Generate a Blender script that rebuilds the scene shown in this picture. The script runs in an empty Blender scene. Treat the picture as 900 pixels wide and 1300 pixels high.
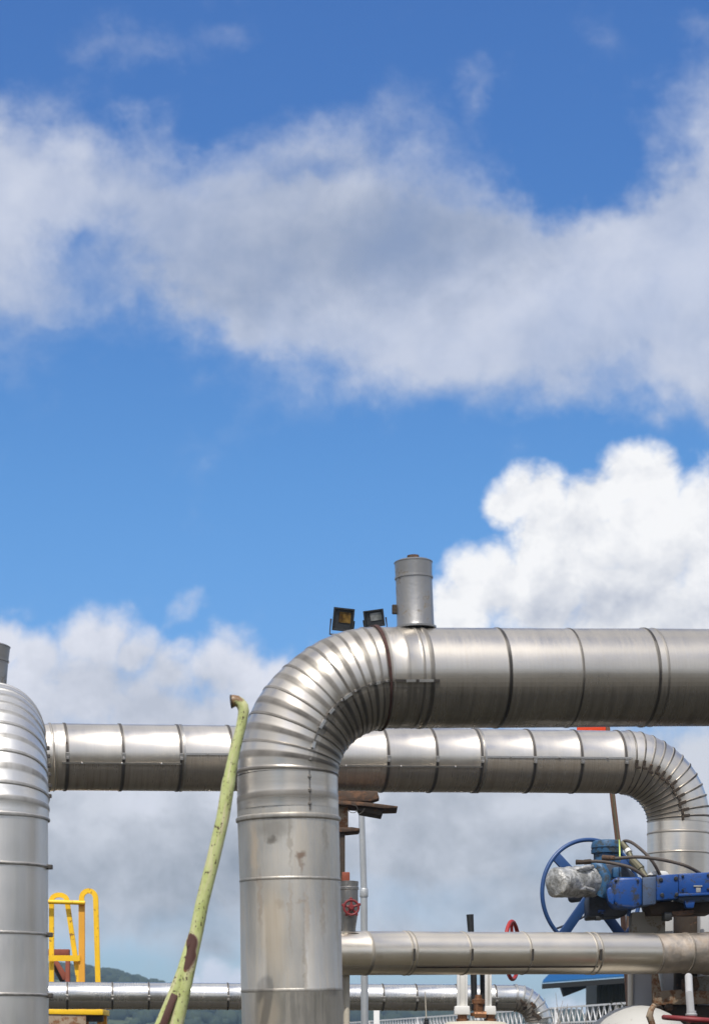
import bpy, bmesh, math, random
from mathutils import Vector, Matrix, noise as mnoise

random.seed(7)
SC = bpy.context.scene
COL = SC.collection
F = 2520.0          # focal length in photo pixels
EYE = 1.7           # eye height, metres
HOR = 1335.0        # photo row of the horizon
R = math.radians
V = Vector


def P(px, py, Y):
    """photo pixel + distance -> a point of the yard"""
    return V(((px - 450.0) / F * Y, Y, EYE + (HOR - py) / F * Y))


def srgb(r, g, b):
    def f(c):
        c /= 255.0
        return c / 12.92 if c <= 0.04045 else ((c + 0.055) / 1.055) ** 2.4
    return (f(r), f(g), f(b), 1.0)


# ------------------------------------------------------------------ node helper
class NT:
    def __init__(self, tree):
        self.t = tree
        self.n = tree.nodes
        self.l = tree.links

    def node(self, typ, **kw):
        nd = self.n.new(typ)
        for k, v in kw.items():
            setattr(nd, k, v)
        return nd

    def put(self, sock, v):
        if v is None:
            return
        if isinstance(v, bpy.types.NodeSocket):
            self.l.new(v, sock)
        else:
            try:
                sock.default_value = v
            except Exception:
                sock.default_value = (v, v, v)

    def m(self, op, a, b=None, c=None, clamp=False):
        nd = self.node('ShaderNodeMath', operation=op, use_clamp=clamp)
        for i, v in enumerate((a, b, c)):
            self.put(nd.inputs[i], v)
        return nd.outputs[0]

    def add(self, a, b): return self.m('ADD', a, b)
    def sub(self, a, b): return self.m('SUBTRACT', a, b)
    def mul(self, a, b): return self.m('MULTIPLY', a, b)
    def mad(self, a, b, c): return self.m('MULTIPLY_ADD', a, b, c)

    def vm(self, op, a, b=None, scale=None):
        nd = self.node('ShaderNodeVectorMath', operation=op)
        self.put(nd.inputs[0], a)
        if b is not None:
            self.put(nd.inputs[1], b)
        if scale is not None:
            self.put(nd.inputs['Scale'], scale)
        return nd.outputs[0]

    def step(self, x, lo, hi, a=0.0, b=1.0, kind='SMOOTHSTEP'):
        nd = self.node('ShaderNodeMapRange', interpolation_type=kind, clamp=True)
        for i, v in enumerate((x, lo, hi, a, b)):
            self.put(nd.inputs[i], v)
        return nd.outputs[0]

    def mix(self, f, a, b, blend='MIX'):
        nd = self.node('ShaderNodeMix', data_type='RGBA', blend_type=blend)
        self.put(nd.inputs[0], f)
        self.put(nd.inputs[6], a)
        self.put(nd.inputs[7], b)
        return nd.outputs[2]

    def noise(self, vec, scale, detail=4.0, rough=0.55, dist=0.0, color=False):
        nd = self.node('ShaderNodeTexNoise')
        self.put(nd.inputs['Vector'], vec)
        self.put(nd.inputs['Scale'], scale)
        self.put(nd.inputs['Detail'], detail)
        self.put(nd.inputs['Roughness'], rough)
        self.put(nd.inputs['Distortion'], dist)
        return nd.outputs['Color' if color else 'Fac']

    def mapping(self, vec, loc=(0, 0, 0), rot=(0, 0, 0), scale=(1, 1, 1), kind='POINT'):
        nd = self.node('ShaderNodeMapping', vector_type=kind)
        self.put(nd.inputs['Vector'], vec)
        nd.inputs['Location'].default_value = loc
        nd.inputs['Rotation'].default_value = rot
        nd.inputs['Scale'].default_value = scale
        return nd.outputs[0]

    def blob(self, vec, cx, cy, rx, ry, rot=0.0):
        """1 at the centre of an ellipse, 0 at its rim"""
        v = self.mapping(vec, (cx, cy, 0), (0, 0, R(rot)), (rx, ry, 1.0), 'TEXTURE')
        nd = self.node('ShaderNodeTexGradient', gradient_type='SPHERICAL')
        self.put(nd.inputs[0], v)
        return nd.outputs['Fac']

    def blobs(self, vec, lst):
        s = None
        for b in lst:
            cx, cy, rx, ry, amp = b[:5]
            g = self.blob(vec, cx, cy, rx, ry, b[5] if len(b) > 5 else 0)
            s = self.mul(g, amp) if s is None else self.mad(g, amp, s)
        return s


# ------------------------------------------------------------------ materials
def new_mat(name):
    m = bpy.data.materials.new(name)
    m.use_nodes = True
    t = NT(m.node_tree)
    bs = m.node_tree.nodes['Principled BSDF']
    return m, t, bs


def mat_clad(name, base=(0.60, 0.585, 0.56), rough=0.30, along=False, brown=(0.16, 0.11, 0.065), dirt=0.35, var=0.2, wav=1.0, spots=(), streak=1.0, nscale=2.2, bump=0.010):
    """sheet metal cladding: brushed, dented, water-stained. UV = metres along / around"""
    m, t, bs = new_mat(name)
    uv = t.node('ShaderNodeUVMap').outputs[0]
    tone = t.node('ShaderNodeAttribute', attribute_name='tone').outputs['Fac']
    grime_shade = t.node('ShaderNodeAttribute', attribute_name='grime_shade').outputs['Fac']
    rnd = t.node('ShaderNodeObjectInfo').outputs['Random']
    off = t.node('ShaderNodeCombineXYZ')
    t.put(off.inputs[0], t.mul(rnd, 37.0)); t.put(off.inputs[1], t.mul(rnd, 11.0))
    uvo = t.vm('ADD', uv, off.outputs[0])
    n1 = t.noise(uvo, nscale, 6, 0.6)
    sc = (2.2, 38, 1) if along else (42, 1.6, 1)
    n2 = t.noise(t.mapping(uvo, scale=sc), 1.0, 5, 0.6)
    sc2 = (1.1, 14, 1) if along else (11, 0.8, 1)
    n4 = t.noise(t.mapping(uvo, scale=sc2), 1.0, 4, 0.55, 0.3)
    if streak < 1:
        n2 = t.add(t.mul(n2, streak), t.mul(t.noise(uvo, 9, 5, 0.6), 1 - streak))
        n4 = t.add(t.mul(n4, streak), t.mul(t.noise(uvo, 5, 5, 0.6), 1 - streak))
    n3 = t.noise(uvo, 30, 3, 0.6)
    k = t.mul(tone, t.add(t.mul(n1, var * 1.6), t.add(t.mul(n4, var * 1.2), 1.0 - var * 1.4)))
    col = t.vm('SCALE', (base[0], base[1], base[2]), scale=k)
    # dried water marks and dirt film, plus painted underside darkness
    st = t.step(t.add(t.mul(n2, 0.6), t.mul(n4, 0.5)), 0.44, 0.74)
    blot = t.step(n1, 0.52, 0.72)
    f1 = t.m('MULTIPLY', t.add(t.mul(st, dirt), t.mul(blot, dirt * 0.35)), 0.8, clamp=True)
    f2 = t.m('MULTIPLY', grime_shade, t.add(t.mul(st, 0.20), t.add(t.mul(n4, 0.26), 0.44)), clamp=True)
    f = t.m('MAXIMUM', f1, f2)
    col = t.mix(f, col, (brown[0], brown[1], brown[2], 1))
    jn = t.node('ShaderNodeAttribute', attribute_name='joint').outputs['Fac']
    jf = t.m('MULTIPLY', jn, t.add(t.mul(n1, 1.8), t.add(t.mul(n4, 1.0), -0.45)), clamp=True)
    col = t.mix(jf, col, (0.030, 0.026, 0.022, 1))  # dark joints: grime smudges plus gap shadow put into the colour
    f = t.m('MAXIMUM', f, jf)
    for (su, sv, ru, rv_, amt, sc_) in spots:
        bl = t.blob(t.vm('ADD', uv, t.vm('SCALE', t.vm('SUBTRACT', t.noise(uv, 14, 4, 0.6, color=True), (0.5, 0.5, 0.5)), scale=0.10)), su, sv, ru, rv_)
        bf = t.mul(t.step(bl, 0.05, 0.75), amt)
        col = t.mix(bf, col, sc_)
        f = t.m('MAXIMUM', f, bf)
    speck = t.mul(t.step(n3, 0.72, 0.80), 0.25)
    col = t.mix(speck, col, (0.10, 0.075, 0.05, 1))
    t.put(bs.inputs['Base Color'], col)
    t.put(bs.inputs['Metallic'], t.m('SUBTRACT', 1.0, t.mul(f, 0.75), clamp=True))
    rg = t.add(t.mul(n1, 0.16), t.add(t.mul(n2, 0.10), rough - 0.13))
    t.put(bs.inputs['Roughness'], t.add(rg, t.mul(t.sub(f, t.mul(grime_shade, 0.8)), 0.16)))
    b1 = t.noise(uvo, 1.6 * wav, 2, 0.5)
    bn = t.node('ShaderNodeBump')
    bn.inputs['Strength'].default_value = 0.5
    bn.inputs['Distance'].default_value = bump
    t.put(bn.inputs['Height'], t.add(t.add(b1, t.mul(n1, 0.5 if bump > 0.02 else 0.0)), t.add(t.mul(n2, 0.020), t.mul(n3, 0.003))))
    t.put(bs.inputs['Normal'], bn.outputs[0])
    return m


def mat_paint(name, col, wear=(0.13, 0.06, 0.03), amt=0.3, scale=9.0, rough=0.45, metal=0.0, var=0.25, bump=0.15, spec=0.5):
    m, t, bs = new_mat(name)
    ob = t.node('ShaderNodeTexCoord').outputs['Object']
    n1 = t.noise(ob, scale * 0.35, 5, 0.6)
    n2 = t.noise(ob, scale, 6, 0.65)
    n3 = t.noise(ob, scale * 6, 3, 0.6)
    k = t.add(t.mul(n1, var * 2), 1.0 - var)
    c = t.vm('SCALE', tuple(col[:3]), scale=k)
    th = 0.78 - amt * 0.45
    f = t.step(t.add(t.mul(n2, 0.72), t.mul(n3, 0.28)), th - 0.05, th + 0.04)
    c = t.mix(f, c, (wear[0], wear[1], wear[2], 1))
    t.put(bs.inputs['Base Color'], c)
    t.put(bs.inputs['Metallic'], t.mul(t.sub(1.0, f), metal))
    t.put(bs.inputs['Roughness'], t.add(t.mul(n2, 0.18), t.add(t.mul(f, 0.3), rough - 0.09)))
    bs.inputs['Specular IOR Level'].default_value = spec
    bn = t.node('ShaderNodeBump')
    bn.inputs['Strength'].default_value = bump
    bn.inputs['Distance'].default_value = 0.01
    t.put(bn.inputs['Height'], t.add(n3, t.mul(f, -0.6)))
    t.put(bs.inputs['Normal'], bn.outputs[0])
    return m


M = {}
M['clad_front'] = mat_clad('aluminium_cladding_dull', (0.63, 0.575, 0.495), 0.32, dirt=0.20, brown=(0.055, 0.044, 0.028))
M['clad_riser'] = mat_clad('aluminium_cladding_riser', (0.63, 0.595, 0.53), 0.46, along=True, dirt=0.50, brown=(0.36, 0.30, 0.22), var=0.25,
                          spots=((3.165, 1.20, .045, .055, .75, (0.17, 0.10, 0.06, 1)), (3.10, 1.205, .12, .028, .6, (0.20, 0.13, 0.09, 1)), (3.36, 1.0, .14, .20, .65, (0.12, 0.115, 0.105, 1)),
                                 (3.27, 0.98, .05, .05, .7, (0.07, 0.06, 0.05, 1)), (2.72, 1.24, .30, .03, .45, (0.30, 0.22, 0.15, 1)), (2.80, 1.05, .05, .06, .4, (0.28, 0.21, 0.14, 1)), (2.82, 1.20, .03, .06, .45, (0.25, 0.18, 0.12, 1)),
                                 (2.60, 0.98, .55, .16, .5, (0.52, 0.42, 0.29, 1)), (2.15, 1.45, .05, .12, .6, (0.15, 0.13, 0.11, 1)), (3.2, 0.83, .3, .06, .5, (0.50, 0.38, 0.25, 1)), (2.0, 0.92, .3, .16, .5, (0.52, 0.42, 0.29, 1)), (3.30, 1.42, .22, .035, .55, (0.20, 0.18, 0.15, 1)), (3.30, 1.12, .30, .02, .5, (0.22, 0.19, 0.15, 1)), (2.78, 1.38, .38, .025, .5, (0.24, 0.20, 0.16, 1)), (2.75, 1.12, .42, .02, .45, (0.26, 0.20, 0.14, 1)), (2.85, 0.88, .3, .03, .5, (0.30, 0.22, 0.15, 1)), (2.30, 1.22, .35, .02, .45, (0.24, 0.20, 0.15, 1)), (2.72, 1.55, .5, .05, .4, (0.28, 0.26, 0.22, 1))))
M['clad_left'] = mat_clad('aluminium_cladding_bright', (0.75, 0.725, 0.68), 0.42, along=True, dirt=0.10, brown=(0.25, 0.21, 0.16), var=0.2)
M['clad_mid'] = mat_clad('aluminium_cladding_stained', (0.72, 0.66, 0.575), 0.32, dirt=0.12, brown=(0.15, 0.11, 0.068))
M['clad_low'] = mat_clad('aluminium_cladding_yellowed', (0.88, 0.785, 0.64), 0.33, dirt=0.10, brown=(0.22, 0.16, 0.10), var=0.13, streak=0.45)
M['clad_weather'] = mat_clad('aluminium_cladding_weathered', (0.55, 0.48, 0.40), 0.48, dirt=0.8, brown=(0.30, 0.21, 0.13), var=0.7, streak=0.1, nscale=6.5, bump=0.05)
M['clad_far'] = mat_clad('aluminium_cladding_far', (0.72, 0.70, 0.65), 0.25, dirt=0.10, brown=(0.20, 0.14, 0.09))
M['strap'] = mat_paint('strap_steel', (0.10, 0.09, 0.08), (0.06, 0.04, 0.03), 0.4, 20, 0.45, 0.6)
M['strap_mid'] = mat_paint('seam_metal', (0.22, 0.205, 0.185), (0.08, 0.06, 0.04), 0.5, 20, 0.4, 0.8)
M['strap_bright'] = mat_paint('strap_bright_steel', (0.42, 0.40, 0.37), (0.12, 0.09, 0.06), 0.3, 20, 0.35, 0.9)
M['clip'] = mat_paint('clip_metal', (0.75, 0.74, 0.72), (0.4, 0.38, 0.35), 0.1, 20, 0.3, 0.9)
M['stack'] = mat_paint('stack_sheet', (0.30, 0.29, 0.275), (0.16, 0.14, 0.115), 0.4, 6, 0.40, 0.85)
M['rust'] = mat_paint('rusty_steel', (0.085, 0.058, 0.042), (0.16, 0.09, 0.055), 0.55, 14, 0.8, 0.0, 0.4, 0.6, 0.2)
M['rust_red'] = mat_paint('red_oxide_steel', (0.26, 0.075, 0.045), (0.12, 0.06, 0.04), 0.35, 12, 0.7, 0.0, 0.3, 0.4, 0.2)
M['maroon'] = mat_paint('maroon_rust', (0.055, 0.018, 0.012), (0.03, 0.022, 0.018), 0.5, 16, 0.8)
M['rust_dark'] = mat_paint('dark_rusty_steel', (0.055, 0.042, 0.032), (0.14, 0.075, 0.045), 0.4, 12, 0.8, 0.0, 0.4, 0.5, 0.2)
M['tan'] = mat_paint('tan_primed_steel', (0.30, 0.23, 0.16), (0.20, 0.10, 0.05), 0.55, 9, 0.7, 0.0, 0.3, 0.4, 0.3)
M['galv'] = mat_paint('galvanised_steel', (0.52, 0.54, 0.55), (0.35, 0.34, 0.33), 0.3, 14, 0.42, 0.55, 0.15)
M['yellow'] = mat_paint('yellow_paint', srgb(238, 190, 22), (0.25, 0.12, 0.03), 0.38, 10, 0.5, 0, 0.2)
M['yellow_faded'] = mat_paint('faded_orange_yellow_paint', srgb(224, 160, 48), (0.28, 0.13, 0.05), 0.25, 10, 0.55, 0, 0.15)
M['blue'] = mat_paint('blue_gloss_paint', srgb(20, 66, 132), (0.024, 0.030, 0.045), 0.52, 7, 0.38, 0, 0.25)
M['blue_grey'] = mat_paint('worn_blue_grey_paint', srgb(66, 84, 112), (0.05, 0.05, 0.055), 0.4, 9, 0.5, 0, 0.3)
M['blue_wheel'] = mat_paint('blue_wheel_paint', srgb(38, 70, 118), (0.04, 0.06, 0.09), 0.3, 9, 0.42, 0, 0.25)
M['teal'] = mat_paint('teal_blue_paint', srgb(40, 84, 120), (0.035, 0.045, 0.05), 0.55, 9, 0.5, 0, 0.3)
M['navy'] = mat_paint('dark_navy_paint', srgb(24, 34, 52), (0.02, 0.02, 0.022), 0.4, 9, 0.55, 0, 0.3)
M['rubber'] = mat_paint('weathered_rubber', (0.075, 0.06, 0.05), (0.13, 0.10, 0.08), 0.4, 25, 0.7, 0, 0.2)
M['black'] = mat_paint('black_paint', (0.016, 0.017, 0.018), (0.05, 0.045, 0.04), 0.3, 20, 0.5)
M['olive'] = mat_paint('olive_brass_gland', (0.13, 0.12, 0.075), (0.07, 0.06, 0.04), 0.4, 20, 0.5, 0.3)
M['white_paint'] = mat_paint('white_paint', (0.72, 0.71, 0.68), (0.35, 0.30, 0.24), 0.25, 10, 0.5, 0, 0.08)
M['dome'] = mat_paint('grey_white_jacket', (0.46, 0.45, 0.42), (0.34, 0.31, 0.27), 0.3, 5, 0.5, 0, 0.1)
M['fence_white'] = mat_paint('fence_white_paint', (0.78, 0.77, 0.75), (0.4, 0.36, 0.3), 0.2, 6, 0.5, 0, 0.06)
M['cream'] = mat_paint('cream_painted_steel', (0.52, 0.47, 0.38), (0.30, 0.24, 0.17), 0.3, 8, 0.55, 0, 0.12)
M['grey_paint'] = mat_paint('light_grey_paint', (0.42, 0.42, 0.42), (0.28, 0.25, 0.21), 0.2, 6, 0.5, 0, 0.08)
M['grey_worn'] = mat_paint('worn_grey_paint', (0.27, 0.26, 0.23), (0.18, 0.14, 0.10), 0.45, 7, 0.6, 0, 0.2)
M['red'] = mat_paint('red_paint', srgb(160, 38, 34), (0.16, 0.03, 0.03), 0.3, 14, 0.45)
M['red_dull'] = mat_paint('dull_red_paint', srgb(122, 36, 38), (0.10, 0.03, 0.03), 0.4, 18, 0.55)
M['orange'] = mat_paint('orange_paint', srgb(236, 74, 24), (0.45, 0.10, 0.03), 0.2, 8, 0.5, 0, 0.08)
M['brown_pole'] = mat_paint('brown_painted_pole', (0.17, 0.085, 0.05), (0.09, 0.05, 0.03), 0.4, 14, 0.55)
M['brass'] = mat_paint('copper_brown_fitting', (0.24, 0.115, 0.055), (0.10, 0.05, 0.03), 0.45, 25, 0.45, 0.6)
M['wall_green'] = mat_paint('dark_green_sheet', (0.038, 0.042, 0.026), (0.05, 0.05, 0.036), 0.3, 3, 0.6, 0, 0.2)
M['roof_under'] = mat_paint('roof_trim_shade', (0.007, 0.008, 0.0075), (0.012, 0.012, 0.011), 0.3, 3, 0.6, 0, 0.2)  # near black, holds the shade under the roof overhang in its colour
M['roof_blue'] = mat_paint('blue_roof_sheet', srgb(50, 116, 172), (0.10, 0.18, 0.28), 0.2, 3, 0.45, 0, 0.12)
M['twig'] = mat_paint('dry_twig', (0.22, 0.17, 0.12), (0.3, 0.25, 0.2), 0.4, 5, 0.8)
M['dry_leaf'] = mat_paint('grey_green_leaf', (0.11, 0.11, 0.09), (0.3, 0.29, 0.26), 0.4, 5, 0.8)
M['primer'] = mat_paint('brown_primer', (0.085, 0.035, 0.025), (0.05, 0.025, 0.02), 0.3, 20, 0.65)
M['wire_green'] = mat_paint('green_yellow_wire', srgb(190, 205, 110), (0.2, 0.4, 0.15), 0.4, 30, 0.5)


def make_foil():
    m, t, bs = new_mat('crumpled_foil')
    ob = t.node('ShaderNodeTexCoord').outputs['Object']
    n = t.noise(ob, 14, 6, 0.65, 0.8)
    n2 = t.noise(ob, 45, 4, 0.6)
    t.put(bs.inputs['Base Color'], t.mix(t.step(n, 0.35, 0.65), (0.62, 0.615, 0.59, 1), (0.26, 0.255, 0.235, 1)))
    bs.inputs['Metallic'].default_value = 0.55
    t.put(bs.inputs['Roughness'], t.add(t.mul(n2, 0.2), 0.32))
    bn = t.node('ShaderNodeBump')
    bn.inputs['Strength'].default_value = 0.5
    bn.inputs['Distance'].default_value = 0.03
    t.put(bn.inputs['Height'], t.add(n, t.mul(n2, 0.4)))
    t.put(bs.inputs['Normal'], bn.outputs[0])
    return m


M['foil'] = make_foil()


def make_green_pole():
    m, t, bs = new_mat('pale_green_flaking_paint')
    uv = t.node('ShaderNodeUVMap').outputs[0]
    n = t.noise(uv, 9, 5, 0.6)
    n2 = t.noise(uv, 38, 4, 0.6)
    n3 = t.noise(t.mapping(uv, scale=(3, 22, 1)), 1.0, 4, 0.6)
    c = t.mix(t.step(n, 0.35, 0.65), srgb(190, 196, 134), srgb(172, 180, 110))
    pale = t.mul(t.step(n3, 0.48, 0.64), 0.7)
    c = t.mix(pale, c, srgb(205, 190, 160))
    sp = t.step(t.add(t.mul(n2, 0.7), t.mul(n, 0.3)), 0.56, 0.615)
    c = t.mix(sp, c, (0.06, 0.03, 0.02, 1))
    # rust eats the open end (UV x = metres from the mouth)
    sx = t.node('ShaderNodeSeparateXYZ')
    t.put(sx.inputs[0], uv)
    e = t.step(t.add(sx.outputs[0], t.mul(t.sub(n, 0.5), -0.40)), 0.10, 0.03)
    c = t.mix(t.mul(e, 0.9), c, (0.17, 0.07, 0.03, 1))
    t.put(bs.inputs['Base Color'], c)
    t.put(bs.inputs['Roughness'], t.add(t.mul(sp, 0.3), 0.42))
    bn = t.node('ShaderNodeBump')
    bn.inputs['Strength'].default_value = 0.4
    bn.inputs['Distance'].default_value = 0.006
    t.put(bn.inputs['Height'], t.sub(n2, t.mul(sp, 0.7)))
    t.put(bs.inputs['Normal'], bn.outputs[0])
    return m


M['green_pole'] = make_green_pole()


def make_lens(name, a, b):
    m, t, bs = new_mat(name)
    ob = t.node('ShaderNodeTexCoord').outputs['Object']
    n = t.noise(ob, 9, 3, 0.5)
    t.put(bs.inputs['Base Color'], t.mix(t.step(n, 0.35, 0.65), a, b))
    bs.inputs['Roughness'].default_value = 0.16
    bs.inputs['Metallic'].default_value = 0.5
    return m


M['lens_amber'] = make_lens('amber_lens', (0.42, 0.25, 0.06, 1), (0.10, 0.055, 0.015, 1))
M['lens_grey'] = make_lens('grey_lens', (0.42, 0.43, 0.42, 1), (0.16, 0.17, 0.16, 1))


def make_ground():
    m, t, bs = new_mat('gravel_yard')
    ob = t.node('ShaderNodeTexCoord').outputs['Object']
    n = t.noise(ob, 0.35, 6, 0.6)
    n2 = t.noise(ob, 14, 4, 0.6)
    c = t.mix(t.step(n, 0.35, 0.65), (0.046, 0.038, 0.026, 1), (0.034, 0.034, 0.020, 1))
    c = t.mix(t.mul(n2, 0.4), c, (0.06, 0.052, 0.04, 1))
    t.put(bs.inputs['Base Color'], c)
    bs.inputs['Roughness'].default_value = 0.95
    bn = t.node('ShaderNodeBump')
    bn.inputs['Strength'].default_value = 0.6
    bn.inputs['Distance'].default_value = 0.03
    t.put(bn.inputs['Height'], n2)
    t.put(bs.inputs['Normal'], bn.outputs[0])
    return m


def make_hill(name, a, b, s):
    m, t, bs = new_mat(name)
    ob = t.node('ShaderNodeTexCoord').outputs['Object']
    n = t.noise(ob, s, 6, 0.65)
    t.put(bs.inputs['Base Color'], t.mix(t.step(n, 0.35, 0.65), a, b))
    bs.inputs['Roughness'].default_value = 0.95
    bs.inputs['Specular IOR Level'].default_value = 0.1
    return m


M['ground'] = make_ground()
M['hill'] = make_hill('hill_grass', (0.045, 0.062, 0.028, 1), (0.075, 0.088, 0.042, 1), 0.02)
M['wood'] = make_hill('far_foliage', (0.020, 0.030, 0.020, 1), (0.042, 0.056, 0.032, 1), 0.11)


# ------------------------------------------------------------------ object helpers
BASE = {}


def tag(o, label=None, cat=None, group=None, kind=None):
    if label: o['label'] = label
    if cat: o['category'] = cat
    if group: o['group'] = group
    if kind: o['kind'] = kind
    return o


def thing(name, loc, label, cat, group=None):
    o = bpy.data.objects.new(name, None)
    o.empty_display_size = 0.2
    COL.objects.link(o)
    o.location = loc
    BASE[o.name] = V(loc)
    return tag(o, label, cat, group)


class MB:
    """collects shapes (world coordinates) into ONE mesh"""
    def __init__(self):
        self.v = []; self.f = []; self.sm = []; self.uv = []

    def addm(self, verts, faces, smooth=False, uvs=None):
        o = len(self.v)
        self.v += [V(p) for p in verts]
        for i, fc in enumerate(faces):
            self.f.append([o + k for k in fc])
            self.sm.append(smooth)
            self.uv.append(uvs[i] if uvs else None)
        return self

    def bm(self, bm, smooth=False):
        bm.verts.index_update()
        self.addm([v.co.copy() for v in bm.verts], [[v.index for v in f.verts] for f in bm.faces], smooth)
        bm.free()
        return self

    def box(self, c, size, rot=None, bevel=0.0, seg=2):
        b = bmesh.new()
        bmesh.ops.create_cube(b, size=1.0)
        mt = Matrix.Translation(V(c)) @ (rot.to_4x4() if rot is not None else Matrix.Identity(4)) @ Matrix.Diagonal((size[0], size[1], size[2], 1))
        bmesh.ops.transform(b, matrix=mt, verts=b.verts)
        if bevel > 0:
            bmesh.ops.bevel(b, geom=list(b.edges), offset=bevel, segments=seg, affect='EDGES', profile=0.5)
        return self.bm(b, False)

    def pxbox(self, x0, y0, x1, y1, Y, th, bevel=0.0, seg=2, rot=None):
        a = P(x0, y0, Y); c = P(x1, y1, Y)
        return self.box(((a.x + c.x) / 2, Y + th / 2, (a.z + c.z) / 2), (abs(c.x - a.x), th, abs(a.z - c.z)), rot, bevel, seg)

    def prism(self, pts, Y, th, bevel=0.0, seg=2):
        """an outline at distance Y, th metres thick"""
        b = bmesh.new()
        w = [P(x, y, Y) for x, y in pts]
        fr = [b.verts.new(p) for p in w]
        bk = [b.verts.new(p + V((0, th, 0))) for p in w]
        n = len(w)
        b.faces.new(fr); b.faces.new(bk[::-1])
        for i in range(n):
            j = (i + 1) % n
            b.faces.new((fr[j], fr[i], bk[i], bk[j]))
        bmesh.ops.recalc_face_normals(b, faces=b.faces)
        if bevel > 0:
            bmesh.ops.bevel(b, geom=list(b.edges), offset=bevel, segments=seg, affect='EDGES', profile=0.5)
        return self.bm(b, False)

    def tube(self, pts, rad, n=16, cap=True, closed=False, smooth=True):
        pts = [V(p) for p in pts]
        m = len(pts)
        rads = rad if isinstance(rad, (list, tuple)) else [rad] * m
        tang = []
        for i in range(m):
            if closed:
                d = pts[(i + 1) % m] - pts[i - 1]
            else:
                d = pts[min(i + 1, m - 1)] - pts[max(i - 1, 0)]
            tang.append(d.normalized())
        up = V((0, 0, 1)) if abs(tang[0].z) < 0.9 else V((0, 1, 0))
        e1 = tang[0].cross(up).normalized()
        vs = []; us = []; s = 0
        for i in range(m):
            e1 = (e1 - tang[i] * e1.dot(tang[i])).normalized()
            e2 = tang[i].cross(e1)
            if i: s += (pts[i] - pts[i - 1]).length
            for k in range(n):
                a = 2 * math.pi * k / n
                vs.append(pts[i] + (e1 * math.cos(a) + e2 * math.sin(a)) * rads[i])
            us.append(s)
        fs = []; uvs = []
        r0 = max(rads)
        for i in range(m if closed else m - 1):
            j = (i + 1) % m
            for k in range(n):
                k2 = (k + 1) % n
                fs.append((i * n + k, i * n + k2, j * n + k2, j * n + k))
                va, vb = 2 * math.pi * r0 * k / n, 2 * math.pi * r0 * (k + 1) / n
                uvs.append(((us[i], va), (us[i], vb), (us[j], vb), (us[j], va)))
        self.addm(vs, fs, smooth, uvs)
        if cap and not closed:
            self.addm(vs[:n], [tuple(range(n))[::-1]])
            self.addm(vs[-n:], [tuple(range(n))])
        return self

    def cyl(self, a, b, r, r2=None, n=24, smooth=True):
        return self.tube([a, b], [r, r if r2 is None else r2], n, True, False, smooth)

    def lathe(self, base, axis, prof, n=32, smooth=True):
        """prof: [(distance along the axis, radius)]"""
        ax = V(axis).normalized()
        pts = [V(base) + ax * d for d, _ in prof]
        up = V((0, 0, 1)) if abs(ax.z) < 0.9 else V((0, 1, 0))
        e1 = ax.cross(up).normalized(); e2 = ax.cross(e1)
        vs = []
        for p, (d, r) in zip(pts, prof):
            for k in range(n):
                a = 2 * math.pi * k / n
                vs.append(p + (e1 * math.cos(a) + e2 * math.sin(a)) * max(r, 1e-4))
        fs = []
        for i in range(len(prof) - 1):
            for k in range(n):
                k2 = (k + 1) % n
                fs.append((i * n + k, i * n + k2, (i + 1) * n + k2, (i + 1) * n + k))
        self.addm(vs, fs, smooth)
        self.addm(vs[:n], [tuple(range(n))[::-1]])
        self.addm(vs[-n:], [tuple(range(n))])
        return self

    def ring(self, c, axis, Rm, r, n=56, k=12):
        ax = V(axis).normalized()
        up = V((0, 0, 1)) if abs(ax.z) < 0.9 else V((0, 1, 0))
        e1 = ax.cross(up).normalized(); e2 = ax.cross(e1)
        pts = [V(c) + (e1 * math.cos(2 * math.pi * i / n) + e2 * math.sin(2 * math.pi * i / n)) * Rm for i in range(n)]
        return self.tube(pts, r, k, False, True)

    def build(self, name, mat, parent=None, sharp=35, attrs=None, label=None, pattrs=None):
        base = V((0, 0, 0))
        p = parent
        chain = []
        while p is not None:
            chain.append(p); p = p.parent
        if chain:
            base = BASE[chain[-1].name]
        me = bpy.data.meshes.new(name)
        me.from_pydata([v - base for v in self.v], [], self.f)
        me.polygons.foreach_set('use_smooth', self.sm)
        uvl = me.uv_layers.new(name='UVMap')
        for poly, uv in zip(me.polygons, self.uv):
            for j, li in enumerate(poly.loop_indices):
                if uv:
                    uvl.data[li].uv = uv[j]
                else:
                    co = me.vertices[me.loops[li].vertex_index].co
                    uvl.data[li].uv = (co.x + co.y * 0.3, co.z)
        if attrs:
            for k, vals in attrs.items():
                at = me.attributes.new(k, 'FLOAT', 'FACE')
                at.data.foreach_set('value', vals)
        if pattrs:
            for k, vals in pattrs.items():
                at = me.attributes.new(k, 'FLOAT', 'POINT')
                at.data.foreach_set('value', vals)
        me.set_sharp_from_angle(angle=R(sharp))
        me.materials.append(mat)
        o = bpy.data.objects.new(name, me)
        COL.objects.link(o)
        if parent is not None:
            o.parent = parent
        else:
            BASE[o.name] = base
        if label: o['label'] = label
        return o


# ------------------------------------------------------------------ pipelines
class Line:
    def __init__(s, a, b):
        s.a, s.b = V(a), V(b); s.L = (s.b - s.a).length; s.t = (s.b - s.a).normalized()

    def ev(s, d):
        return s.a + s.t * d, s.t


class Arc:
    def __init__(s, start, t0, t1, Rm):
        s.p, s.t0 = V(start), V(t0).normalized()
        t1 = V(t1).normalized()
        s.ang = s.t0.angle(t1)
        s.n = (t1 - s.t0 * t1.dot(s.t0)).normalized()
        s.R = Rm; s.L = Rm * s.ang

    def ev(s, d):
        a = d / s.R
        return (s.p + s.n * s.R + (s.t0 * math.sin(a) - s.n * math.cos(a)) * s.R,
                (s.t0 * math.cos(a) + s.n * math.sin(a)).normalized())


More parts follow.
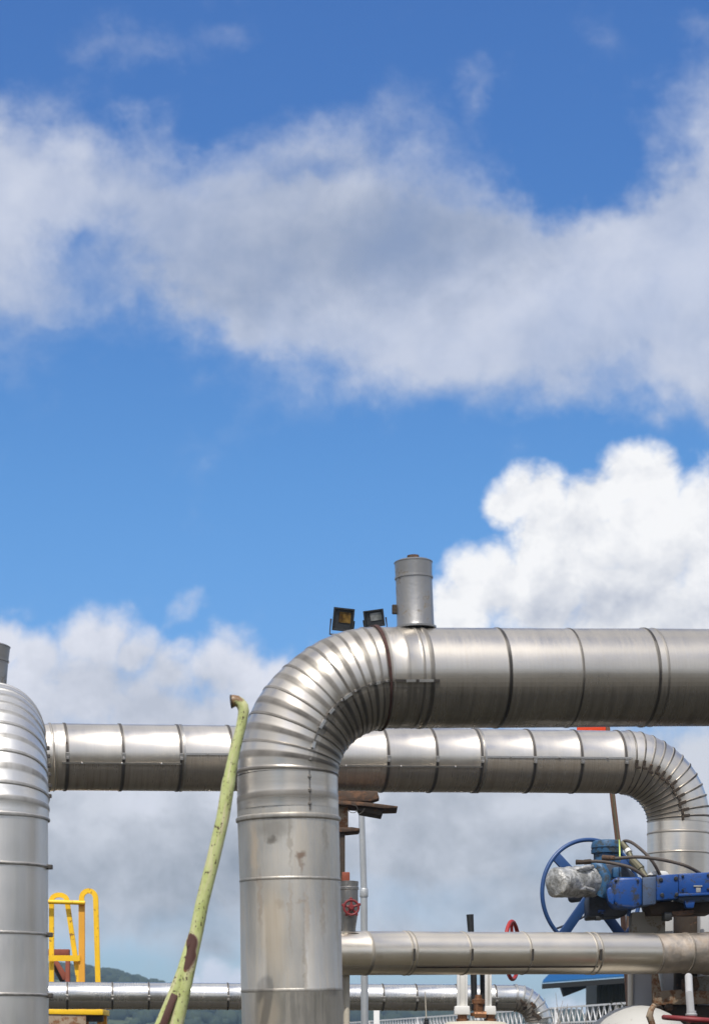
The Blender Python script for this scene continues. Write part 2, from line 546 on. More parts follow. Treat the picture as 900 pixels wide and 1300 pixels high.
def frame(sec, d, bi):
    p, t = sec.ev(d)
    e1 = (bi - t * bi.dot(t)).normalized()
    return p, t, e1, t.cross(e1)


def on_pipe(sec, d, bi, th, r):
    p, t, e1, e2 = frame(sec, d, bi)
    a = R(th)
    return p + (e1 * math.cos(a) + e2 * math.sin(a)) * r


def shell(name, parent, mat, sec, r, bi, joints=(), nseg=72, cap0=False, cap1=False, s0=0.0, tone_var=0.10, grime_shade=None, wob=0.0, joint_grime_shade=0.5, seed=0, wander=0.0, smudge=0):
    """cladding tube; joints = [(distance, bead height, bead half width)]; angle 90 = outer/upper side, 180 = towards the camera"""
    rs = random.Random(seed * 31 + len(joints))
    rings = [(0.0, 0.0, 0, 0)]
    js = sorted(joints)
    jk = [j[3] if len(j) > 3 else 1.0 for j in js]
    js = [j[:3] for j in js]
    for i, (d, h, w) in enumerate(js):
        rings += [(d - w, 0, 0, i), (d - w * 0.55, h * 0.85, 1, i), (d, h, 1, i), (d + w * 0.55, h * 0.85, 1, i), (d + w, 0, 0, i)]
    rings.append((sec.L, 0.0, 0, 0))
    if smudge:
        for i, (d, h, w) in enumerate(js):
            if i % 2 == 1 or smudge > 1:
                rings += [(d - w * 2.6, 0, 0, i), (d + w * 2.6, 0, 0, i)]
        rings.sort(key=lambda q: q[0])
    rings = [q for q in rings if -1e-6 <= q[0] <= sec.L + 1e-6]
    tilt = {i: rs.uniform(-1, 1) * wander for i in range(len(js))}
    vs = []
    for d, h, bead, ji in rings:
        p, t, e1, e2 = frame(sec, d, bi)
        for k in range(nseg):
            a = 2 * math.pi * k / nseg
            dr = e1 * math.cos(a) + e2 * math.sin(a)
            q = p + dr * (r + h)
            if wob:
                q += dr * (mnoise.noise(q * 2.3 + V((seed * 3.1, 0, 0))) * wob)
            if wander and 0 < d < sec.L:
                q += t * (tilt[ji] * math.cos(a))
            vs.append(q)
    jv = []
    for d, h, bead, ji in rings:
        jv += [bead * joint_grime_shade * (jk[ji] if jk else 1)] * nseg
    tones = [1 + rs.uniform(-tone_var, tone_var) for _ in range(len(js) + 2)]
    fs, uvs, at, ag = [], [], [], []
    for i in range(len(rings) - 1):
        d0, d1 = rings[i][0], rings[i + 1][0]
        mid = (d0 + d1) / 2
        gi = sum(1 for j in js if j[0] < mid)
        isb = rings[i][2] or rings[i + 1][2]
        for k in range(nseg):
            k2 = (k + 1) % nseg
            fs.append((i * nseg + k, i * nseg + k2, (i + 1) * nseg + k2, (i + 1) * nseg + k))
            a, b = s0 + d0, s0 + d1
            va, vb = 2 * math.pi * r * k / nseg, 2 * math.pi * r * (k + 1) / nseg
            uvs.append(((a, va), (a, vb), (b, vb), (b, va)))
            th = 360.0 * (k + 0.5) / nseg
            g = grime_shade(mid, th) if grime_shade else 0.0
            ag.append(g); at.append(tones[gi])
    mb = MB()
    mb.addm(vs, fs, True, uvs)
    if cap0:
        mb.addm(vs[:nseg], [tuple(range(nseg))[::-1]]); ag.append(0.3); at.append(1)
    if cap1:
        mb.addm(vs[-nseg:], [tuple(range(nseg))]); ag.append(0.3); at.append(1)
    return mb.build(name, mat, parent, sharp=22, attrs={'tone': at, 'grime_shade': ag}, pattrs={'joint': jv + ([0.0] * nseg if cap0 else []) + ([0.0] * nseg if cap1 else [])})


def strap(parent, mat, sec, d, r, bi, w=0.02, h=0.006, clasp=185, clasp_size=0.05, nseg=72, shift=0.0):
    mb = MB()
    vs = []
    for dd, hh in ((-w, -0.004), (-w, h), (w, h), (w, -0.004)):
        p, t, e1, e2 = frame(sec, min(max(d + dd, 0), sec.L), bi)
        for k in range(nseg):
            a = 2 * math.pi * k / nseg
            vs.append(p + (e1 * math.cos(a) + e2 * math.sin(a)) * (r + hh))
    fs = []
    for i in range(3):
        for k in range(nseg):
            k2 = (k + 1) % nseg
            fs.append((i * nseg + k, i * nseg + k2, (i + 1) * nseg + k2, (i + 1) * nseg + k))
    mb.addm(vs, fs, True)
    o = mb.build('strap', mat, parent, sharp=30)
    if clasp is not None:
        p, t, e1, e2 = frame(sec, d, bi)
        a = R(clasp)
        dr = e1 * math.cos(a) + e2 * math.sin(a)
        tg = t.cross(dr)
        rot = Matrix((t, tg, dr)).transposed()
        c = MB()
        c.box(p + dr * (r + h + 0.010), (0.045, clasp_size * 1.5, 0.022), rot, 0.004, 1)
        c.box(p + dr * (r + h + 0.02) + tg * clasp_size * 0.5, (0.03, 0.03, 0.03), rot, 0.003, 1)
        c.build('clasp', M['strap_bright'], o)
    return o


def strip(parent, name, mat, sec, r, bi, d0, d1, th, w=0.03, h=0.008, n=24, screws=0):
    mb = MB()
    vs, fs = [], []
    for i in range(n + 1):
        d = d0 + (d1 - d0) * i / n
        p, t, e1, e2 = frame(sec, d, bi)
        a = R(th)
        dr = e1 * math.cos(a) + e2 * math.sin(a)
        tg = t.cross(dr)
        for u, hh in ((-w / 2, -0.004), (-w / 2, h), (w / 2, h), (w / 2, -0.004)):
            vs.append(p + tg * u + dr * (r + hh))
    for i in range(n):
        for k in range(4):
            k2 = (k + 1) % 4
            fs.append((i * 4 + k, i * 4 + k2, (i + 1) * 4 + k2, (i + 1) * 4 + k))
    mb.addm(vs, fs, False)
    for i in range(screws):
        d = d0 + (d1 - d0) * (i + 0.5) / screws
        q = on_pipe(sec, d, bi, th, r + h)
        mb.box(q, (0.022, 0.022, 0.022), None, 0.004, 1)
    return mb.build(name, mat, parent)


def along_px(sec, px):
    """distance along a straight run at which it crosses a photo column"""
    lo, hi = 0.0, sec.L
    f = lambda d: 450 + F * sec.ev(d)[0].x / sec.ev(d)[0].y - px
    s = 1 if f(hi) > f(lo) else -1
    for _ in range(40):
        m = (lo + hi) / 2
        if f(m) * s > 0: hi = m
        else: lo = m
    return (lo + hi) / 2


UPV = V((0, 0, 1))
PG = 'steam pipelines of the yard'

# ---- the big front pipeline: riser, lobster-back elbow, run
rF = 64.0 / F * 15.0
RF = 0.78
top0 = P(366.5, 1010, 15.0); bot0 = P(372.5, 1300, 15.0)
tr = (top0 - bot0).normalized()
ground_pt = bot0 - tr * (bot0.z / tr.z)
front = thing('insulated_pipeline', ground_pt, 'largest dented aluminium clad pipe with riser, ribbed bend and short stack on top', 'pipeline', PG)
yaw = R(14)
run_a = P(486, 861, 15.18); run_b = P(900, 860.5, 15.82)
dir_run = (run_b - run_a).normalized()
arc = Arc((0, 0, 0), UPV, dir_run, RF)
end_off = arc.ev(arc.L)[0]
el_start = run_a - end_off
arcF = Arc(el_start, UPV, dir_run, RF)
biF = UPV.cross(dir_run).normalized()
riserF = Line(ground_pt, el_start)
runF = Line(run_a, run_a + dir_run * 11.0)


def z_on(sec, py):
    lo, hi = 0.0, sec.L
    for _ in range(40):
        m = (lo + hi) / 2
        q = sec.ev(m)[0]
        row = HOR - F * (q.z - EYE) / q.y
        if row < py: hi = m
        else: lo = m
    return (lo + hi) / 2


rj = [(z_on(riserF, y), h, w) for y, h, w in ((1257, 0.003, 0.014), (1118, 0.003, 0.012), (1041, 0.014, 0.022), (1016, 0.0025, 0.03), (1400, 0.006, 0.012), (1530, .006, .012))]
zsp = z_on(riserF, 1030)
lowF = Line(ground_pt, riserF.ev(zsp)[0]); skF = Line(lowF.b, el_start)
shell('riser', front, M['clad_riser'], lowF, rF, biF, [j for j in rj if j[0] < zsp], cap0=True, seed=1, wob=0.008, joint_grime_shade=0.35, wander=0.014, tone_var=0.07)
shell('bend_skirt', front, M['clad_front'], skF, rF + 0.002, biF, [(j[0] - zsp, j[1], j[2]) for j in rj if j[0] > zsp], s0=zsp, seed=21, wob=0.010, joint_grime_shade=0.6, wander=0.012, tone_var=0.15, smudge=2)
ej = []
for i in range(0, 17):
    a = 1.5 + i * 5.55
    if R(a) * RF < arcF.L - 0.02:
        ej.append((R(a) * RF, 0.0060 if i % 2 == 0 else 0.0015, 0.011 if i % 2 == 0 else 0.026))
shell('elbow', front, M['clad_front'], arcF, rF + 0.003, biF, ej, s0=riserF.L, seed=2, wob=0.012, tone_var=0.12, joint_grime_shade=0.75, smudge=1,
      grime_shade=lambda d, th: max(0.0, min(1.0, (th - 186) / 16.0)) if th < 335 else 0.0, wander=0.006)  # film deepened below the seam, painting in the reflected dark ground
fj = [(along_px(runF, x), h, w, k) for x, h, w, k in ((503, 0.003, 0.02, .3), (522, 0.003, 0.014, .5), (532, 0.006, 0.022, .7), (629, 0.006, 0.018, .9), (719, 0.005, 0.012, .9), (814, 0.008, 0.016, 1), (825, 0.005, 0.012, .6), (960, .007, .018, 1), (1060, .006, .014, 1), (1160, .007, .016, 1))]
shell('straight_run', front, M['clad_front'], runF, rF, biF, fj, s0=8, seed=3, wob=0.005, tone_var=0.05, joint_grime_shade=1.0,
      grime_shade=lambda d, th: 1.05 * max(0.0, min(1.0, (th - 178) / 24.0)) if th < 352 else 0.0)  # lower half film: part soot, part painted reflection of dark ground
# rust-stained open joint at the end of the bend
strap(front, M['maroon'], arcF, R(84) * RF, rF + 0.012, biF, 0.010, 0.008, None)
strip(front, 'seam_strip', M['strap_mid'], arcF, rF + 0.004, biF, 0.02, arcF.L - 0.01, 193, 0.014, 0.007, 40, 8)
strip(front, 'seam_strip', M['strap'], runF, rF + 0.002, biF, 0.0, along_px(runF, 540), 193, 0.02, 0.008, 10)
for a0, a1 in ((14, 18), (27, 33), (38, 42), (51, 57), (74, 77)):
    strip(front, 'seam_clip', M['clip'], arcF, rF + 0.012, biF, R(a0) * RF, R(a1) * RF, 193, 0.022, 0.012, 5)
for x0, x1 in ((498, 510), (514, 532)):
    strip(front, 'seam_clip', M['clip'], runF, rF + 0.010, biF, along_px(runF, x0), along_px(runF, x1), 193, 0.020, 0.010, 4)
strip(front, 'seam_strip', M['strap_mid'], riserF, rF + 0.002, biF, z_on(riserF, 1036), riserF.L, 193, 0.010, 0.005, 6, 3)


def stack(parent, base, top, r, s):
    ax = (top - base).normalized(); L = (top - base).length
    prof = [(0, r * 1.06), (0.02, r * 1.0), (L * 0.74, r * 0.98), (L * 0.745, r * 1.03), (L * 0.775, r * 1.03), (L * 0.78, r * 0.985), (L * 0.985, r * 1.01), (L * 0.99, r * 1.04), (L, r * 1.04), (L * 1.02, r * 0.9)]
    o = MB().lathe(base, ax, prof, 40).build('vent_stack', M['stack'], parent)
    MB().lathe(top, ax, [(0.0, 0.040), (0.03, 0.040), (0.032, 0.046), (0.052, 0.046)], 16).build('nipple', M['rust'], o)
    q = base + ax * (L * 0.28) + V((-r - 0.012, 0, 0))
    MB().box(q, (0.045, 0.04, 0.07), None, 0.006, 1).build('lug', M['rust_dark'], o)
    MB().lathe(base - ax * 0.012, ax, [(0, r * 1.12), (0.016, r * 1.12), (0.018, r * 1.02)], 36).build('collar', M['stack'], o)
    return o


stack(front, P(527.5, 797, 15.24), P(524.5, 714, 15.24), 0.1425, 1)

# ---- its twin at the edge of the frame, bending away from the camera
gl = P(-2.0, 1300, 15.0); gl.z = 0
left = thing('insulated_pipeline', gl, 'bright clad riser cut by the frame edge, its rounded ribbed top bending away', 'pipeline', PG)
dl = V((-0.22, 1.0, 0.0)).normalized()
topL = P(-3.0, 1042, 15.0)
arcL = Arc(topL, UPV, dl, RF)
biL = UPV.cross(dl).normalized()
riserL = Line(gl, topL)
endL = arcL.ev(arcL.L)[0]
runL = Line(endL, endL + dl * 9.0)
lj = [(z_on(riserL, y), h, w) for y, h, w in ((1264, 0.010, 0.012), (1187, 0.009, 0.012), (1101, 0.012, 0.013), (1400, .01, .012), (1520, .01, .012))]
shell('riser', left, M['clad_left'], riserL, rF, biL, lj, cap0=True, seed=4, wob=0.004, joint_grime_shade=0.7, tone_var=0.07)
lej = [(R(a) * RF, h, w) for a, h, w in ((0.6, .009, .012), (6.5, .006, .02), (12.5, .009, .012), (19, .004, .025), (25.5, .009, .012), (32, .004, .02), (38.5, .009, .012), (45, .004, .02), (51.5, .009, .012), (58, .004, .02), (64.5, .009, .012), (71, .004, .02), (78, .009, .012), (85, .006, .014))]
shell('elbow', left, M['clad_left'], arcL, rF + 0.003, biL, lej, s0=4, seed=5, wob=0.008, tone_var=0.07, joint_grime_shade=0.6, smudge=1)
shell('straight_run', left, M['clad_left'], runL, rF, biL, [(0.4 + 0.95 * i, 0.009, 0.015) for i in range(9)], s0=9, seed=6)
for a in (14, 20, 27, 33, 40, 47):      # screws standing proud along the flank
    q = on_pipe(arcL, R(a) * RF, biL, 175 if biL.x < 0 else 5, rF + 0.012)
    MB().box(q, (0.03, 0.03, 0.03), None, 0.004, 1).build('screw', M['strap'], left)
for d, s in ((z_on(riserL, 1101), 1), (z_on(riserL, 1187), 1), (z_on(riserL, 1264), 1)):
    p = riserL.ev(d)[0] + V((rF + 0.015, -0.02, 0))
    MB().box(p, (0.05, 0.05, 0.035), None, 0.005, 1).build('band_clasp', M['strap'], left)
bs_ = runL.ev(0.80)[0] + UPV * (rF - 0.02)
stack(left, bs_ + V((-0.02, 0, 0)), bs_ + V((0.025, 0, 0.5)), 0.1425, 2)

# ---- the middle pipeline behind
rB = 0.3835
biasY0, biasY1 = 22.9, 24.55
b0 = P(70, 961, biasY0); b1 = P(788, 967.5, biasY1)
dB = (b1 - b0).normalized()
biB = UPV.cross(dB).normalized()
RB = 0.74
runB = Line(b0, b1)
arcB = Arc(b1, dB, -UPV, RB)
riseB = Line(arcB.ev(arcB.L)[0], V((arcB.ev(arcB.L)[0].x, arcB.ev(arcB.L)[0].y, 0)))
arcB2 = Arc(b0, -dB, -UPV, RB)
e2_ = arcB2.ev(arcB2.L)[0]
riseB2 = Line(e2_, V((e2_.x, e2_.y, 0)))
mid = thing('insulated_pipeline', (e2_.x, e2_.y, 0), 'long strapped clad pipe with brown stained underside running behind the largest pipe', 'pipeline', PG)
x1, x2, x3, x4 = along_px(runB, 225), along_px(runB, 395), along_px(runB, 601), runB.L


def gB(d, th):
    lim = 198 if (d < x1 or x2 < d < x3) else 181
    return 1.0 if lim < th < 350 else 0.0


xsB = [82, 152, 224, 288, 347, 415, 483, 544, 600, 666, 725, 780]
shell('straight_run', mid, M['clad_mid'], runB, rB, biB, [(along_px(runB, x), 0.004, 0.03) for x in xsB], seed=7, wob=0.004, tone_var=0.05, grime_shade=gB, joint_grime_shade=0.55)
for x in xsB:
    strap(mid, M['strap'], runB, along_px(runB, x), rB + 0.003, biB, 0.014, 0.006, 186)
for x in (229, 605):
    strap(mid, M['strap_bright'], runB, along_px(runB, x), rB + 0.003, biB, 0.012, 0.006, None)
for xa, xb, th in ((75, 224, 198), (229, 395, 181), (395, 600, 199), (605, 786, 181)):
    strip(mid, 'seam_strip', M['strap_bright'], runB, rB + 0.002, biB, along_px(runB, xa), along_px(runB, xb), th, 0.022, 0.007, 12, 3)
ebj = [(R(a) * RB, 0.011, 0.012) for a in (4, 12, 20, 28, 35.5, 43, 50.5, 58, 65.5, 73, 80.5, 87)]
shell('elbow', mid, M['clad_mid'], arcB, rB + 0.003, biB, ebj, s0=9, seed=8, wob=0.008, tone_var=0.14, joint_grime_shade=0.9, smudge=2,
      grime_shade=lambda d, th: 0.85 * max(0.0, min(1.0, (th - 172) / 30.0)) if th < 335 else 0.0)
for a in (4, 12, 20, 28, 35.5, 43, 50.5, 58, 65.5, 73, 80.5, 87):
    p, t_, e1_, e2v = frame(arcB, R(a) * RB, biB)
    aa = R(192 + random.uniform(-3, 3))
    dr = e1_ * math.cos(aa) + e2v * math.sin(aa)
    rot = Matrix((t_, t_.cross(dr), dr)).transposed()
    MB().box(p + dr * (rB + 0.018), (0.035, 0.10, 0.02), rot, 0.004, 1).box(p + dr * (rB + 0.022) + t_ * 0.03 + t_.cross(dr) * 0.04, (0.05, 0.03, 0.02), rot, 0.004, 1).build('strap_clasp', M['rust_dark'], mid)
shell('riser', mid, M['clad_mid'], riseB, rB, biB, [(0.13, .007, .014), (0.38, .008, .012), (1.3, .008, .012), (2.4, .008, .012)], s0=14, seed=9, wob=0.004, cap1=True)
shell('elbow', mid, M['clad_mid'], arcB2, rB + 0.003, -biB, [(R(a) * RB, 0.011, 0.012) for a in (3, 11, 19, 27, 35, 43, 51, 59, 67, 75, 83)], s0=20, seed=10, wob=0.006)
shell('riser', mid, M['clad_mid'], riseB2, rB, -biB, [(0.5, .008, .012), (1.6, .008, .012)], s0=24, seed=11, cap1=True)

# ---- the thinner pipe low in front of the blue valve
rC = 0.2
c0 = P(400, 1210, 17.85); c1 = P(900, 1210.5, 19.6)
dC = (c1 - c0).normalized()
biC = UPV.cross(dC).normalized()
cw = P(826, 1210.5, 19.33)
runC = Line(c0, c0 + dC * ((cw - c0).length))
runC2 = Line(runC.b, runC.b + dC * 5.0)
arcC = Arc(c0, -dC, -UPV, 0.32)
q_ = arcC.ev(arcC.L)[0]
riseC = Line(q_, V((q_.x, q_.y, 0)))
low = thing('insulated_pipeline', (q_.x, q_.y, 0), 'thinner yellowish clad pipe crossing low in front of the blue valve', 'pipeline', PG)
low_g = lambda d, th: 0.55 if 215 < th < 345 else 0.0
shell('straight_run', low, M['clad_low'], runC, rC, biC, [(along_px(runC, x), h, w) for x, h, w in ((463, .004, .02), (513, .007, .012), (518, .006, .012), (586, .006, .013), (662, .006, .012), (745, .006, .012), (752, .007, .012))], seed=12, wob=0.003, tone_var=0.06, grime_shade=low_g, joint_grime_shade=0.6)
shell('weathered_run', low, M['clad_weather'], runC2, rC - 0.004, biC, [(0.02, .008, .012), (along_px(runC2, 868), .008, .014), (along_px(runC2, 897), .009, .02), (1.2, .008, .012), (2.4, .008, .012), (3.6, .008, .012)], s0=5, seed=13, wob=0.028, grime_shade=low_g)
shell('elbow', low, M['clad_low'], arcC, rC + 0.002, -biC, [(R(a) * .32, .006, .010) for a in (10, 24, 38, 52, 66, 80)], seed=14)
shell('riser', low, M['clad_low'], riseC, rC, -biC, [(0.5, .006, .01), (1.2, .006, .01)], seed=15, cap1=True)
strip(low, 'seam_strip', M['rust_dark'], runC, rC + 0.001, biC, along_px(runC, 518), along_px(runC, 748), 222, 0.014, 0.004, 12)
for x in (513, 586, 662, 748):
    p, t_, e1_, e2v = frame(runC, along_px(runC, x), biC)
    dr = e1_ * math.cos(R(186)) + e2v * math.sin(R(186))
    rot = Matrix((t_, t_.cross(dr), dr)).transposed()
    MB().box(p + dr * (rC + 0.010), (0.022, 0.11, 0.014), rot, 0.003, 1).build('band_clasp', M['strap'], low)
# small stub with a red cap and a hand wheel
sb = P(443, 1186, 18.0); stp = P(443, 1119, 18.0)
o = MB().lathe(sb, stp - sb, [(0, 0.085), (0.02, 0.06), (0.06, 0.062), (0.2, 0.083), (0.40, 0.083), (0.405, 0.089), (0.425, 0.089), (0.43, 0.084), (0.478, 0.086), (0.482, 0.06)], 28).build('drain_stub', M['stack'], low)
MB().pxbox(434, 1107, 444, 1119, 17.97, 0.08, 0.008).build('cap', M['rust_red'], o)
MB().lathe(sb - UPV * 0.015, UPV, [(0, .12), (0.02, .12), (0.022, .08)], 28).build('collar', M['rust_dark'], o)
wc = P(446, 1152, 17.86)
w = MB().ring(wc, (0.15, -1, 0.05), 0.066, 0.011, 36, 10)
w.build('hand_wheel', M['red_dull'], low)
sp_ = MB()
for i in range(5):
    a = R(72 * i + 20)
    q = wc + V((math.cos(a) * 0.066, 0.01, math.sin(a) * 0.066))
    sp_.tube([wc, q], [0.012, 0.010], 8)
    sp_.box(q + V((math.cos(a) * 0.012, 0, math.sin(a) * 0.012)), (0.024, 0.024, 0.024), None, 0.005, 1)
sp_.lathe(wc + V((0, -0.025, 0)), (0, 1, 0), [(0, .02), (.02, .028), (.05, .028), (0.10, .016)], 14)
sp_.build('wheel_spider', M['red_dull'], low)

# ---- the far pipe low on the horizon
rD = 0.203
d0_ = P(20, 1263.5, 29.6); d1_ = P(652, 1267, 30.6)
dD = (d1_ - d0_).normalized(); biD = UPV.cross(dD).normalized()
runD = Line(d0_, d1_)
arcD = Arc(d1_, dD, -UPV, 0.38)
qD = arcD.ev(arcD.L)[0]
riseD = Line(qD, V((qD.x, qD.y, 0)))
arcD2 = Arc(d0_, -dD, -UPV, 0.38)
qD2 = arcD2.ev(arcD2.L)[0]
riseD2 = Line(qD2, V((qD2.x, qD2.y, 0)))
far = thing('insulated_pipeline', (qD2.x, qD2.y, 0), 'slimmest shiny clad pipe low before the hills, ending in a small rust marked bend', 'pipeline', PG)
xsD = [86, 143, 189, 289, 335, 385, 430, 485, 527, 578, 627]
shell('straight_run', far, M['clad_far'], runD, rD, biD, [(along_px(runD, x), .003, .02) for x in xsD], seed=16, tone_var=0.05, wob=0.003,
      grime_shade=lambda d, th: 0.7 if 205 < th < 345 else 0.0)
for x in xsD:
    strap(far, M['strap'], runD, along_px(runD, x), rD + 0.002, biD, 0.012, 0.005, 188, 0.05, 48)
shell('elbow', far, M['clad_far'], arcD, rD + 0.002, biD, [(R(a) * .38, .009, .012) for a in (3, 16, 29, 42, 55, 68, 81)], seed=17, wob=0.01, tone_var=0.12,
      grime_shade=lambda d, th: 1.0 if 190 < th < 330 else 0.0, joint_grime_shade=0.5)
for i in range(9):
    a = 15 + i * 8; th = 190 + random.uniform(-14, 26)
    q = on_pipe(arcD, R(a) * .38, biD, th, rD + 0.006)
    MB().box(q, (random.uniform(.04, .09), 0.02, random.uniform(.03, .08)), Matrix.Rotation(random.uniform(0, 3), 3, 'Y'), 0.004, 1).build('strap_clasp', M['rust_dark'], far)
shell('riser', far, M['clad_far'], riseD, rD, biD, [(0.03, .007, .01), (0.5, .007, .01), (1.2, .007, .01)], seed=18, cap1=True)
shell('elbow', far, M['clad_far'], arcD2, rD + 0.002, -biD, [(R(a) * .38, .007, .01) for a in (10, 25, 40, 55, 70, 85)], seed=19)
shell('riser', far, M['clad_far'], riseD2, rD, -biD, [(0.5, .007, .01), (1.2, .007, .01)], seed=20, cap1=True)

def drop(parent, mat, run, r, Rm, seed):
    """the run turns down to the ground beyond the frame"""
    arc_ = Arc(run.b, run.t, -UPV, Rm)
    q = arc_.ev(arc_.L)[0]
    b_i = UPV.cross(run.t).normalized()
    shell('elbow', parent, mat, arc_, r + 0.002, b_i, [(R(a) * Rm, r * 0.025, 0.012) for a in range(5, 90, 9)], seed=seed)
    shell('riser', parent, mat, Line(q, V((q.x, q.y, 0))), r, b_i, [(0.6, .008, .014), (1.5, .008, .014)], seed=seed + 1, cap1=True)


drop(front, M['clad_front'], runF, rF, RF, 40)
drop(left, M['clad_left'], runL, rF, RF, 42)
drop(low, M['clad_weather'], runC2, rC - 0.004, 0.32, 44)

# ------------------------------------------------------------------ green leaning vent pole
YG = 13.5
kx = YG / F
bx = V((P(224, 1300, YG).x, YG, P(224, 1300, YG).z))
dirp = (P(224, 1300, YG) - P(250, 1181.6, YG)).normalized()
gp = bx + dirp * (bx.z / -dirp.z)
pole = thing('leaning_vent_pole', (gp.x, gp.y, 0), 'leaning pale green flaking paint pole with hooked rusty open end', 'pole')
pp = [(294.5, 890.5, 8.2), (297, 890, 8.3), (301, 890, 7.6), (305, 892.5, 7.4), (308.5, 897, 7.6), (309.5, 903, 7.4), (308.5, 910, 7.0), (306.3, 922, 6.8), (302.3, 938, 6.8), (298, 955, 7.2), (294.8, 970, 7.6), (292, 985, 8.0), (290.6, 993, 9.2), (288.8, 1003, 8.9), (283, 1039, 8.9), (271.6, 1088, 9.0), (256.5, 1148, 9.0), (250, 1181.6, 9.2), (238, 1236, 9.6), (224, 1300, 10.0)]
pts = [P(x, y, YG) for x, y, r in pp] + [V((gp.x, gp.y, -0.02))]
rd = [r * kx * 0.95 for x, y, r in pp] + [10.0 * kx]
MB().tube(pts, rd, 28, True).build('pole_tube', M['green_pole'], pole, 50)
MB().lathe(P(295.2, 890.6, YG), P(294, 890.7, YG) - P(296, 890.5, YG), [(0.0, 8.5 * kx), (0.012, 8.8 * kx), (0.014, 7 * kx), (0.002, 6.8 * kx)], 24).build('open_mouth', M['rust_dark'], pole)
lp = [(249, 1176, 5.5), (243, 1197, 7.2), (233, 1232, 8.0), (222, 1262, 8.4), (206, 1300, 8.6)]
lpts = [P(x, y, YG - 0.0) for x, y, r in lp]
ld = (lpts[-1] - lpts[-2]).normalized()
lpts.append(lpts[-1] + ld * (lpts[-1].z / -ld.z))
MB().tube(lpts, [r * kx for x, y, r in lp] + [9 * kx], 24, True).build('brace_tube', M['green_pole'], pole, 50)
MB().prism([(218, 1260), (226, 1264), (223, 1272), (206, 1318), (196, 1318), (204, 1296)], YG - 0.058, 0.05, 0.006).build('gusset_plate', M['primer'], pole)


def patch(cx, cy, L, w0, ax, ay, name, mat, Yp, rr):
    """an oval of bare primer hugging the tube"""
    a = P(ax[0], ax[1], YG); b = P(ay[0], ay[1], YG)
    t = (b - a).normalized()
    c = P(cx, cy, YG)
    c = a + t * (c - a).dot(t)
    fr = V((0, -1, 0)); sd = t.cross(fr).normalized()
    mb = MB(); vs = []; fs = []
    nu, nv = 18, 10
    for i in range(nu + 1):
        u = -1 + 2 * i / nu
        half = w0 * math.sqrt(max(0.0, 1 - u * u)) * (1 + 0.12 * math.sin(7 * u)) + 1e-4
        for k in range(nv + 1):
            an = (-1 + 2 * k / nv) * half + 0.25
            vs.append(c + t * (u * L) + (fr * math.cos(an) + sd * math.sin(an)) * rr)
    for i in range(nu):
        for k in range(nv):
            q = i * (nv + 1) + k
            fs.append((q, q + 1, q + nv + 2, q + nv + 1))
    mb.addm(vs, fs, True)
    return mb.build(name, mat, pole)


patch(244.5, 1211, 0.135, 1.05, (250, 1181.6), (238, 1236), 'bare_rim', M['tan'], YG, 9.35 * kx)
patch(243.5, 1210, 0.125, 0.85, (250, 1181.6), (238, 1236), 'bare_patch', M['primer'], YG, 9.55 * kx)
patch(238.5, 1193, 0.05, 0.35, (249, 1176), (240, 1205), 'bare_patch', M['primer'], YG, 9.05 * kx)

# ------------------------------------------------------------------ lamp post
YL = 26.2
lb = P(462.5, 1300, YL)
lamp = thing('lamp_post', (P(463.5, 1300, YL).x, YL, 0), 'slim galvanised post carrying two tilted black floodlights above the bend', 'lamp post')
kz = YL / F
MB().tube([(P(464.3, 1300, YL).x, YL, 0), P(461.9, 1138, YL), P(461.9, 1127, YL)], [5.0 * kz, 4.5 * kz, 4.5 * kz], 20).tube([P(461.9, 1127, YL), P(459, 1035, YL), P(455, 810, YL)], [4.1 * kz, 4.0 * kz, 3.6 * kz], 20).build('pole', M['galv'], lamp)
MB().lathe(P(461.9, 1139, YL), UPV, [(0, 5.1 * kz), (0.012, 5.4 * kz), (0.10, 5.4 * kz), (0.115, 4.8 * kz)], 20).build('coupling', M['galv'], lamp)
MB().tube([P(428, 811, YL), P(482, 811, YL)], 0.022, 12).build('crossarm', M['galv'], lamp)


